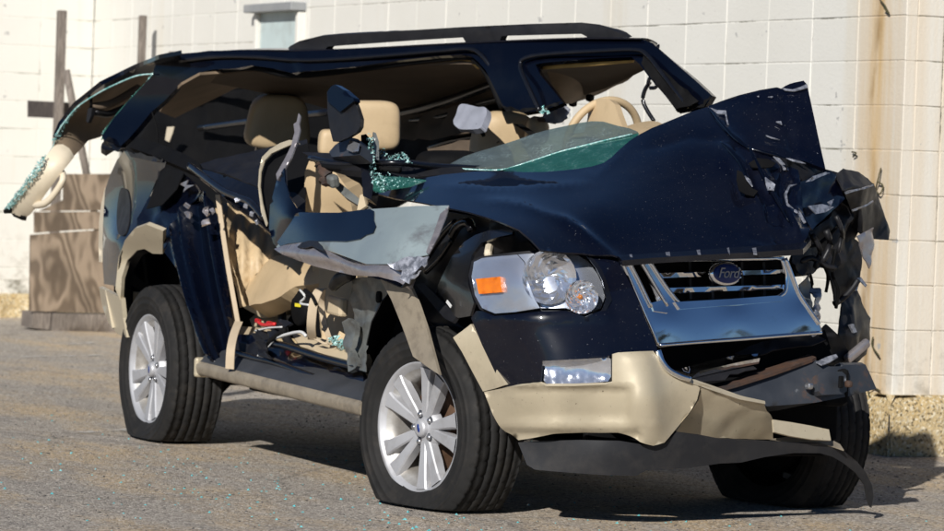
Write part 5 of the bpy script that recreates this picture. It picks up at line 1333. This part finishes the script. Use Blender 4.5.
# ---- steering wheel and dash
swc = at(607, 121, 'Y', .36)
ax = Vector((-.93, -.12, .32)).normalized()
sx_ = ax.cross(Vector((0, 0, 1))).normalized(); sy_ = sx_.cross(ax)
if sy_.z < 0: sy_ = -sy_
swo = swc-sy_*.085
ringp = [swo+sx_*.175*math.cos(a)+sy_*.175*math.sin(a) for a in np.linspace(0, 2*PI, 28, endpoint=False)]
sw = tube('steering_wheel', car, P['leather'], ringp, .0165, 12, 3, closed=True)
V, F = [], []
for i, (r, o_) in enumerate(((0, -.035), (.055, -.03), (.075, -.012), (.078, .03))):
    for k in range(24):
        an = 2*PI*k/24
        V.append(swo+sx_*r*1.1*math.cos(an)+sy_*(r*math.sin(an)+.03)-ax*o_)
F = [(i*24+k, i*24+(k+1) % 24, (i+1)*24+(k+1) % 24, (i+1)*24+k) for i in range(3) for k in range(24)]
link('hub_pad', mesh('hub', V, F), P['leather'], sw)
for an in (0.05, PI-.05, -PI/2):
    tube('spoke', sw, P['leather'], [swo+sx_*.06*math.cos(an)+sy_*(.06*math.sin(an)+.02), swo+sx_*.172*math.cos(an)+sy_*.172*math.sin(an)], [.03, .02], 8, 3, .5)
patch('steering_cowl', car, P['leather'], [(583, 136), (588, 121), (590, 109), (595, 101.5), (602, 99), (611, 99.5), (616, 104), (619, 114), (623, 126), (628, 136), (606, 140)], [(588, 128, 'Y', .27), (612, 104, 'Y', .29), (624, 130, 'Y', .27)], step=5, thick=.03, disp=lambda x, y, p: .012*math.cos((x-605)/14))
patch('dash_top', car, P['leather'], [(618, 136), (628, 129), (640, 124), (650, 121.5), (658, 123), (663, 127), (650, 134), (634, 142), (622, 146)], [(618, 136, 'Y', .22), (650, 122, 'Y', .48), (640, 142, 'Y', .22)], step=5, thick=.06, disp=lambda x, y, p: .015*math.sin((y-120)/8))
rbox('dashboard', car, P['dark'], (-.80, .12, 1.02), (.35, 1.1, .28), (.2, 0, 0), .05)

# ---- airbag rag, mirror, door top, windscreen
patch('deflated_airbag', car, P['whitebag'], [(453, 121), (455, 112), (458, 105), (463, 103), (474, 105.5), (485, 108), (487, 111), (484, 123), (481, 129), (470, 130), (458, 128)], [(455, 115, 'Y', .10), (485, 110, 'Y', .12), (470, 129, 'Y', .06)], step=3, thick=.03, spline=True, disp=crumple(.012, 9, 4, False))
tube('bag_strut', car, P['dark'], [at(477, 124, 'Y', .08), at(484, 136, 'Y', .1)], .009, 8, 1)
rag = patch('rag', None, P['whitebag'], [(532, 117), (545, 115), (556, 109), (563, 104), (568, 108), (567, 118), (562, 123), (548, 123), (535, 122)], [(532, 118, 'Y', .45), (563, 105, 'Y', .45), (562, 122, 'Y', .42)], step=3, thick=.01, disp=crumple(.02, 12, 6))
tag(rag, 'pale grey rag with an orange stain lying beside the steering wheel', 'rag')
patch('stain', rag, P['rust'], [(537, 118), (544, 118), (545, 122), (538, 121.5)], [(532, 118, 'Y', .40), (563, 105, 'Y', .40), (562, 122, 'Y', .37)], step=3)
def solid(name, par, mt, front, ctrl, depth, disp=None):
    return patch(name, par, mt, front, ctrl, step=4, thick=depth, disp=disp)
mc = [(327, 95, 'Y', -.91), (357, 110, 'Y', -.885), (340, 141, 'Y', -.915)]
mi = patch('wing_mirror', car, P['black'], [(327, 92), (331, 86.5), (335, 84.5), (344, 90), (353, 98), (357, 108), (360.5, 119), (360, 127), (357, 132), (348, 137.5), (338, 142), (333, 141.5), (330, 130), (327.5, 112)], mc, step=4, thick=.12, ext=Vector((-.85, .5, 0)))
patch('mirror_cap', mi, P['paint_clean'], [(327, 92), (331, 86.5), (335, 84.5), (344, 90), (353, 98), (354, 101), (340, 112), (333, 106), (328, 102)], [(c_[0], c_[1], c_[2], c_[3]-.012) for c_ in mc], step=4, thick=.03)
patch('mirror_base', car, P['steel'], [(329, 152), (335, 145), (341, 141), (350, 137), (358, 139), (362, 146), (360, 155), (345, 156), (332, 157)], [(329, 152, 'Y', -.86), (358, 139, 'Y', -.84), (345, 156, 'Y', -.88)], step=4, thick=.06)
patch('mirror_lamp', car, P['lens'], [(346, 150), (350, 139), (360, 143), (358, 152), (352, 153)], [(346, 150, 'Y', -.895), (360, 143, 'Y', -.885), (352, 153, 'Y', -.905)], step=4, thick=.004)
patch('mirror_lamp_back', car, P['reflector'], [(346.5, 149.5), (350, 140), (359, 143.5), (357.5, 151), (352, 152)], [(346, 150, 'Y', -.89), (360, 143, 'Y', -.88), (352, 153, 'Y', -.90)], step=4, thick=.004)
patch('front_door_top', car, P['black'], [(302, 152), (330, 153), (362, 154), (395, 158), (440, 163), (500, 167), (505, 170), (470, 173), (440, 175), (400, 178), (372, 172), (345, 170), (322, 165)], [(302, 152, 'Y', -.86), (362, 154, 'Y', -.78), (505, 168, 'Y', -.26), (400, 176, 'Y', -.68), (330, 164, 'Y', -.88)], step=5, thick=.03)
ptube('door_weatherstrip', car, P['gloss_black'], [(310, 158), (335, 163), (365, 163), (400, 163), (440, 167), (500, 169)], 'Y', [-.88, -.86, -.80, -.70, -.5, -.27], .012, 8)
ptube('door_weatherstrip', car, P['dark'], [(318, 166), (340, 168), (365, 168), (400, 170)], 'Y', [-.89, -.87, -.80, -.72], .012, 8)
patch('door_frame_bar', car, P['greymetal'], [(328, 180), (332, 176), (350, 191), (366, 204), (374, 210), (366, 210), (345, 197)], [(322, 176, 'Y', -.87), (368, 204, 'Y', -.80), (338, 196, 'Y', -.86)], step=5, thick=.02)
patch('door_latch', car, P['rust'], [(313, 166), (320, 164), (326, 170), (324, 180), (330, 184), (326, 186), (319, 180), (316, 172)], [(313, 166, 'Y', -.90), (326, 170, 'Y', -.90), (326, 186, 'Y', -.91)], step=3, disp=crumple(.03, 24, 3), thick=.02)
rbox('door_latch', car, P['greymetal'], at(333, 181, 'Y', -.89), (.05, .04, .05), (.3, .2, .1), .012)
patch('speaker_cover', car, P['dark'], [(286, 150), (308, 143), (309, 155), (306, 170), (305, 208), (298, 208), (288, 195)], [(286, 150, 'Y', -.66), (326, 155, 'Y', -.60), (300, 210, 'Y', -.74)], step=8)
pi_ = patch('pillar_stub', car, P['gloss_black'], [(361, 135), (366, 134), (371, 140), (372, 160), (373, 190), (371, 200), (363, 196), (361, 165)], [(361, 136, 'Y', -.80), (372, 150, 'Y', -.78), (366, 196, 'Y', -.83)], step=4, thick=.05)
patch('pillar_trim', car, P['greymetal'], [(373.5, 132), (376, 133), (379, 142), (379, 160), (375, 163), (373, 145)], [(373, 133, 'Y', -.76), (379, 150, 'Y', -.74), (375, 162, 'Y', -.76)], step=4, thick=.01)
patch('pillar_trim', car, P['trimbeige'], [(360, 195), (363, 194), (366, 206), (360, 210), (357, 210)], [(360, 195, 'Y', -.82), (366, 206, 'Y', -.82), (357, 210, 'Y', -.84)], step=4, thick=.01)

def shards(name, region, ctrl, n, size, seed, par=car):
    """small cubes and slivers of tempered glass lying in a region"""
    rnd = random.Random(seed); f = field(ctrl); V, F = [], []
    xs_ = [p[0] for p in region]; ys_ = [p[1] for p in region]
    c = 0
    while c < n:
        x, y = rnd.uniform(min(xs_), max(xs_)), rnd.uniform(min(ys_), max(ys_))
        if not inpoly(x, y, region):
            continue
        c += 1
        d = ray(x, y); p = CAM+d*((1/f(x, y))/d.dot(FW))+Vector([rnd.uniform(-1, 1) for _ in range(3)])*size
        k = len(V)
        for _ in range(4):
            V.append(p+Vector([rnd.gauss(0, 1) for _ in range(3)])*size)
        F += [(k, k+1, k+2), (k, k+2, k+3), (k, k+3, k+1), (k+1, k+3, k+2)]
    o = link(name, mesh(name, V, F, False), P['teal'], par); o['kind'] = 'stuff'
    return o
shards('glass_shards', [(367, 135), (372, 134), (374, 150), (376, 170), (386, 178), (384, 194), (372, 192), (369, 160)], [(368, 136, 'Y', -.82), (376, 170, 'Y', -.83), (384, 192, 'Y', -.85)], 240, 0.0029, 1)
shards('glass_shards', [(376, 160), (380, 150), (385, 148), (387, 156), (397, 154), (404, 152), (409, 158), (411, 163), (395, 163)], [(376, 160, 'Y', -.72), (404, 152, 'Y', -.64), (395, 163, 'Y', -.70)], 228, 0.0029, 2)
shards('glass_shards', [(380, 172), (400, 176), (425, 180), (410, 184), (388, 190), (383, 184)], [(380, 172, 'Y', -.80), (425, 180, 'Y', -.70), (388, 190, 'Y', -.84)], 72, 0.0024, 3)
shards('glass_shards', [(330, 338), (342, 340), (352, 346), (345, 349), (334, 346)], [(330, 338, 'Y', -.84), (352, 346, 'Y', -.84), (334, 346, 'Y', -.85)], 90, .007, 4)
patch('side_glass', car, P['greenglass'], [(374, 176), (400, 177), (426, 180), (410, 186), (390, 189), (380, 192), (373, 190)], [(374, 176, 'Y', -.80), (426, 180, 'Y', -.70), (380, 192, 'Y', -.84)], step=6, thick=.005)
wc = [(443, 166, 'Y', -.46), (503, 169, 'Y', -.28), (560, 128, 'Y', .02), (600, 123, 'Y', .14), (638, 132, 'Y', .20), (583, 145, 'Y', -.02), (500, 142, 'Y', -.18)]
ws = patch('windscreen', car, P['windscreen'], [(443, 166.5), (452, 162), (463, 156), (480, 150), (500, 144), (518, 139), (536, 133.5), (560, 128), (580, 124.5), (592, 123.5), (604, 124), (618, 127), (630, 128.5), (638, 131.5), (632, 134), (610, 139), (583, 145.5), (560, 151.5), (540, 158), (520, 164.5), (503, 169.3), (480, 169.5)], wc, step=5, thick=.006, disp=lambda x, y, p: .02*noise.noise(p*4))
patch('windscreen_underlayer', ws, P['greenglass'], [(503, 169.5), (520, 165), (540, 158.5), (560, 152), (583, 146), (610, 139.5), (632, 134.5), (639, 133), (636, 140), (622, 150), (612, 159), (600, 166), (578, 171), (545, 174), (520, 174)], [(503, 169, 'Y', -.30), (583, 146, 'Y', -.04), (636, 134, 'Y', .17), (600, 166, 'Y', -.10), (545, 174, 'Y', -.24)], step=5, thick=.006)
patch('cowl_panel', car, P['dark'], [(500, 168), (560, 150), (610, 138), (640, 131), (640, 142), (610, 168), (560, 180), (510, 182)], [(500, 170, 'Y', -.20), (560, 150, 'Y', .10), (640, 132, 'Y', .30), (600, 168, 'Y', .02)], step=10)
ptube('glass_edge', ws, P['teal'], [(440, 167.5), (480, 169.8), (503, 169.5), (520, 164.8), (540, 158.3), (560, 151.8), (583, 145.8), (610, 139.2), (632, 134.2)], 'Y', [-.48, -.37, -.30, -.24, -.175, -.11, -.04, .06, .15], .0035, 6)

# ---- the cut-off roof, turned on the car
V0 = 0.0
def R_(dv=0):
    return [(160, 65, 'R', dv), (400, 55, 'R', dv), (600, 55, 'R', dv), (120, 140, 'R', dv-.02), (540, 112, 'R', dv-.10), (690, 105, 'R', dv-.08), (40, 190, 'R', dv)]
ro = patch('roof_side_frame', car, P['paint_clean'],
    [(159, 59), (180, 55.5), (210, 51.2), (240, 51), (285, 52.5), (322, 51), (380, 48), (420, 46), (464, 44), (499, 42), (540, 40.5), (582, 39), (626, 38), (642, 39.5), (652, 43), (661, 50), (676, 63), (694, 79), (711, 95), (704, 105), (690, 107.5), (675, 110), (664, 95), (650, 78), (641, 65), (633, 58), (600, 59.5), (565, 62), (545, 64), (537, 65.5), (541, 75), (551, 88), (562, 102), (545, 108), (522, 112), (502, 107), (494, 88), (487, 71), (480, 63), (473, 57), (464, 55.5), (440, 57), (400, 61.5), (356, 67.5), (322, 71), (306, 72), (293, 73.5), (275, 69), (254, 66), (237, 69), (215, 70), (200, 73), (188, 80), (176, 88), (162, 101), (149, 112), (138, 128), (130, 139), (120, 149), (112, 146), (106, 143), (103, 136), (112, 118), (126, 101), (140, 88), (154, 75)],
    R_(), step=5, thick=.03, disp=lambda x, y, p: .012*math.sin((y-40)/14)+.02*math.exp(-((x-300)/14)**2)*math.exp(-((y-66)/8)**2)*noise.noise(p*14))
ptube('roof_drip_channel', ro, P['gloss_black'], [(180, 61), (215, 57), (254, 57), (290, 60), (322, 60), (380, 56), (440, 51), (468, 49), (480, 54), (491, 68), (500, 90), (505, 107)], 'R', -.03, .010, 6)
ptube('roof_drip_channel', ro, P['gloss_black'], [(540, 112), (527, 84), (520, 66), (526, 58), (550, 54), (600, 51), (636, 50), (648, 56), (664, 76), (688, 107)], 'R', [-.12, -.1, -.06, -.05, -.04, -.04, -.04, -.05, -.08, -.11], .010, 6)
ptube('door_seal', ro, P['dark'], [(188, 82), (215, 72), (254, 68), (293, 75.5), (356, 69.5), (420, 61), (464, 57), (476, 61), (488, 76), (502, 108)], 'R', .02, .014, 8)
ptube('headliner_edge', ro, P['liner_edge'], [(340, 73), (380, 68.5), (423, 63), (455, 59.5), (468, 60), (479, 68)], 'R', .05, .008, 6)
ptube('headliner_edge', ro, P['liner_edge'], [(544, 67.5), (580, 65), (610, 62.5), (633, 60.5)], 'R', .03, .010, 6)
patch('pillar_channel', ro, P['dark'], [(644, 56), (652, 60), (664, 71), (682, 87), (698, 101), (690, 106.5), (676, 109), (664, 94), (651, 77.5), (642, 64)], [(644, 58, 'R', -.045), (698, 101, 'R', -.115), (676, 109, 'R', -.115)], step=4, thick=.01, disp=crumple(.01, 20, 3))
# cut ends
patch('cut_pillar_end', ro, P['dark'], [(675, 109.5), (690, 107), (704, 104.5), (711, 95), (708, 101), (704, 107), (696, 108), (690, 110.5), (684, 109), (678, 112.5)], R_(.0), step=3, disp=crumple(.02, 30, 2))
patch('cut_pillar_end', ro, P['dark'], [(501, 105), (520, 110), (545, 106), (562, 101), (558, 106), (548, 107), (546, 111), (536, 109.5), (528, 113), (514, 111), (508, 112.5)], R_(-.02), step=3, disp=crumple(.02, 30, 3))
patch('cut_pillar_end', ro, P['gloss_black'], [(100, 146), (106, 141), (113, 143), (121, 148), (118, 152), (112, 149.5), (107, 150.5)], R_(-.03), step=3, disp=crumple(.02, 30, 5), thick=.03)
shards('torn_metal_glints', [(541, 109), (545, 108), (548, 112), (543, 115), (539, 113)], R_(-.16), 12, .006, 6, ro)
# skin and lining across the roof
top = [(180, 55), (240, 51), (322, 51), (420, 46), (499, 42), (582, 39), (640, 39.5)]
tp = [at(x, y, 'R', 0) for x, y in top]
wid = [1.2, 1.2, 1.15, 1.0, .75, .45, .12]
def across(base, prof):
    return [[p+RV*(w_*f_)+Vector((0, 0, dz*w_)) for p, w_ in zip(base, wid)] for f_, dz in prof]
sheet('roof_skin', car, P['paint'], across(tp, ((0, 0), (.2, .015), (.5, .0), (.8, -.06), (1.0, -.13))), thick=.006, flip=True)
sheet('roof_torn_edge', car, P['paint_clean'], across(tp, ((1.0, -.135), (1.02, -.17), (1.01, -.21))), thick=.01, flip=True)
hb = [at(x, y, 'R', .04) for x, y in ((190, 76), (254, 68), (300, 74), (423, 62), (480, 61), (545, 66), (633, 60))]
sheet('headliner', car, P['brown'], across(hb, ((0, -.004), (.22, -.02), (.5, -.05), (.8, -.09), (.97, -.15))), thick=.012)
patch('headliner_sag', car, P['tanlining'], [(545, 66), (590, 63), (633, 60.5), (644, 69), (628, 80), (606, 90), (588, 98), (572, 103), (563, 104), (553, 88)], [(545, 66, 'R', .06), (633, 61, 'R', .06), (606, 90, 'R', .95), (563, 103, 'R', .55), (644, 69, 'R', .45)], step=5, thick=.012, disp=lambda x, y, p: .012*noise.noise(p*4))
patch('headliner_sag', car, P['tanlining'], [(168, 98), (182, 85), (200, 75), (240, 72), (262, 71), (245, 84), (220, 96), (195, 108), (175, 118), (160, 112)], [(168, 98, 'R', .08), (240, 72, 'R', .06), (262, 71, 'R', .1), (220, 96, 'R', .6), (170, 116, 'R', .5)], step=5, thick=.012)
ptube('lining_cable', car, P['dark'], [(152, 112), (157, 130), (158, 150), (160, 166)], 'R', -.06, .004, 5)
ptube('pillar_wire', car, P['gloss_black'], [(650, 82), (645, 90), (643, 100), (647, 110), (654, 121)], 'R', .0, .009, 8)
ptube('pillar_wire', car, P['gloss_black'], [(648, 84), (650, 78), (655, 80), (656, 87), (650, 88)], 'R', -.02, .008, 8)
for x, y in ((573, 103), (590, 98)):
    rbox('clip', car, P['dark'], at(x, y, 'R', .8), (.03, .03, .03), (.2, .3, .4), .006)
# roof rail with three feet
rr = patch('roof_rail', car, P['black'], [(284, 52.5), (289, 46), (299, 41), (318, 36.5), (340, 34.5), (400, 31), (464, 27), (530, 24), (582, 22.5), (600, 24.5), (612, 29), (621, 34), (626, 38.3), (600, 39), (590, 38.5), (582, 34), (560, 34.5), (502, 36), (499, 41.8), (466, 43.8), (463, 37.5), (420, 40), (370, 43.5), (327, 46.5), (322, 51)], [(284, 50, 'R', .10), (464, 35, 'R', .10), (620, 30, 'R', .10)], step=5, thick=.045, disp=lambda x, y, p: .006*math.sin((y-20)/6))
# rear pillar with quarter glass remains, interior side towards us
dp = [(156, 64, 'R', 0), (102, 87, 'R', 0), (58, 132, 'R', 0), (6, 210, 'R', 0), (31, 214, 'R', -.04), (73, 158, 'R', -.02), (100, 136, 'R', .45), (135, 95, 'R', .62), (152, 76, 'R', .45)]
rp = patch('rear_pillar', car, P['tanlining'], [(157, 70), (136, 75), (112, 85), (95, 94.5), (78, 106), (66, 120), (59, 131), (54, 145), (60, 147), (66, 150), (73, 157), (80, 150), (88, 140.5), (100, 137), (108, 128), (125, 106), (142, 88), (155, 74)], dp, step=5, thick=.012, disp=lambda x, y, p: .012*noise.noise(p*6))
patch('pillar_outer', rp, P['paint_clean'], [(182, 54.5), (159, 59), (136, 68.5), (102, 85), (75, 106.5), (62, 124), (56.5, 138), (61, 131), (67, 120), (79, 106.5), (96, 95), (113, 85.5), (136, 75.5), (158, 70.5), (175, 64)], [(c[0], c[1], c[2], c[3]-.02) for c in dp], step=4, thick=.02)
ptube('glass_edge', rp, P['teal'], [(153, 74), (136, 76), (112, 86), (95, 95), (78, 106.5), (66, 120), (58, 132), (53, 147), (42, 163), (27, 182), (14, 198), (5, 209)], 'R', -.035, .004, 6)
tr_ = patch('pillar_trim', rp, P['trimcream'], [(53, 147), (57, 145.5), (62, 146), (68, 150.5), (73, 157.5), (66, 166), (58, 176), (48, 190), (40, 202), (31, 213.5), (26, 216.5), (12, 211), (10, 206), (22, 190), (36, 171)], dp, step=4, thick=.03, disp=lambda x, y, p: .014*math.sin(max(0, min(1, ((x-10)*.8+(y-210)*.62+6)/30))*PI))
ptube('grab_handle', tr_, P['trimcream'], [(57, 172), (60, 171), (63, 175), (62, 182), (55, 193), (48, 201), (43, 204), (36, 205), (34, 203)], 'R', [-.02, -.05, -.09, -.11, -.12, -.12, -.11, -.08, -.03], [.018, .017, .016, .016, .016, .017, .018, .018, .018], 10)
patch('pillar_cut_end', rp, P['dark'], [(4, 209), (10, 206.5), (14, 211), (26, 216), (24, 218.5), (14, 216), (6, 213)], [(c[0], c[1], c[2], c[3]-.015) for c in dp], step=3, disp=crumple(.02, 30, 4), thick=.02)
shards('glass_shards', [(5, 209), (14, 196), (30, 175), (44, 155), (48, 154), (40, 170), (26, 190), (12, 208)], [(c[0], c[1], c[2], c[3]-.03) for c in dp], 504, 0.0037, 7, rp)
shards('glass_shards', [(52, 140), (60, 126), (76, 107), (80, 107), (66, 124), (58, 142)], [(c[0], c[1], c[2], c[3]-.03) for c in dp], 168, 0.0027, 8, rp)
shards('glass_shards', [(152, 73), (158, 72), (154, 82), (140, 94), (124, 113), (110, 128), (101, 139), (104, 130), (112, 122), (128, 103), (144, 86)], [(100, 140, 'R', .03), (158, 72, 'R', .03), (125, 110, 'R', .03)], 504, 0.0037, 9, ro)
patch('quarter_glass_strip', ro, P['greenglass'], [(153, 75), (148, 84), (130, 104), (114, 124), (101, 140), (104, 130), (118, 112), (136, 92)], [(100, 140, 'R', .02), (158, 72, 'R', .02), (125, 110, 'R', .02)], step=6, thick=.006)
ptube('lining_cable', rp, P['dark'], [(91, 97), (91, 105), (90, 112), (88, 120)], 'R', .02, .007, 5)
patch('coat_hook', rp, P['black'], [(88, 108), (92, 108), (91, 116), (88, 123), (86, 121)], [(88, 108, 'R', .0), (92, 108, 'R', .0), (88, 123, 'R', .0)], step=4, thick=.02)
ptube('lining_fold', rp, P['brown'], [(92, 107), (110, 104), (125, 96), (138, 88)], 'R', [.04, .12, .2, .3], .02, 8)
ptube('lining_fold', rp, P['black'], [(95, 112), (108, 114), (124, 108)], 'R', [.05, .15, .25], .018, 8)
patch('far_pillar_gap', car, P['trimcream'], [(167, 127), (174, 126.5), (172, 134), (169, 142), (165, 140), (166, 133)], [(166, 127, 'Y', .4), (173, 129, 'Y', .4), (165, 141, 'Y', .4)], step=5)
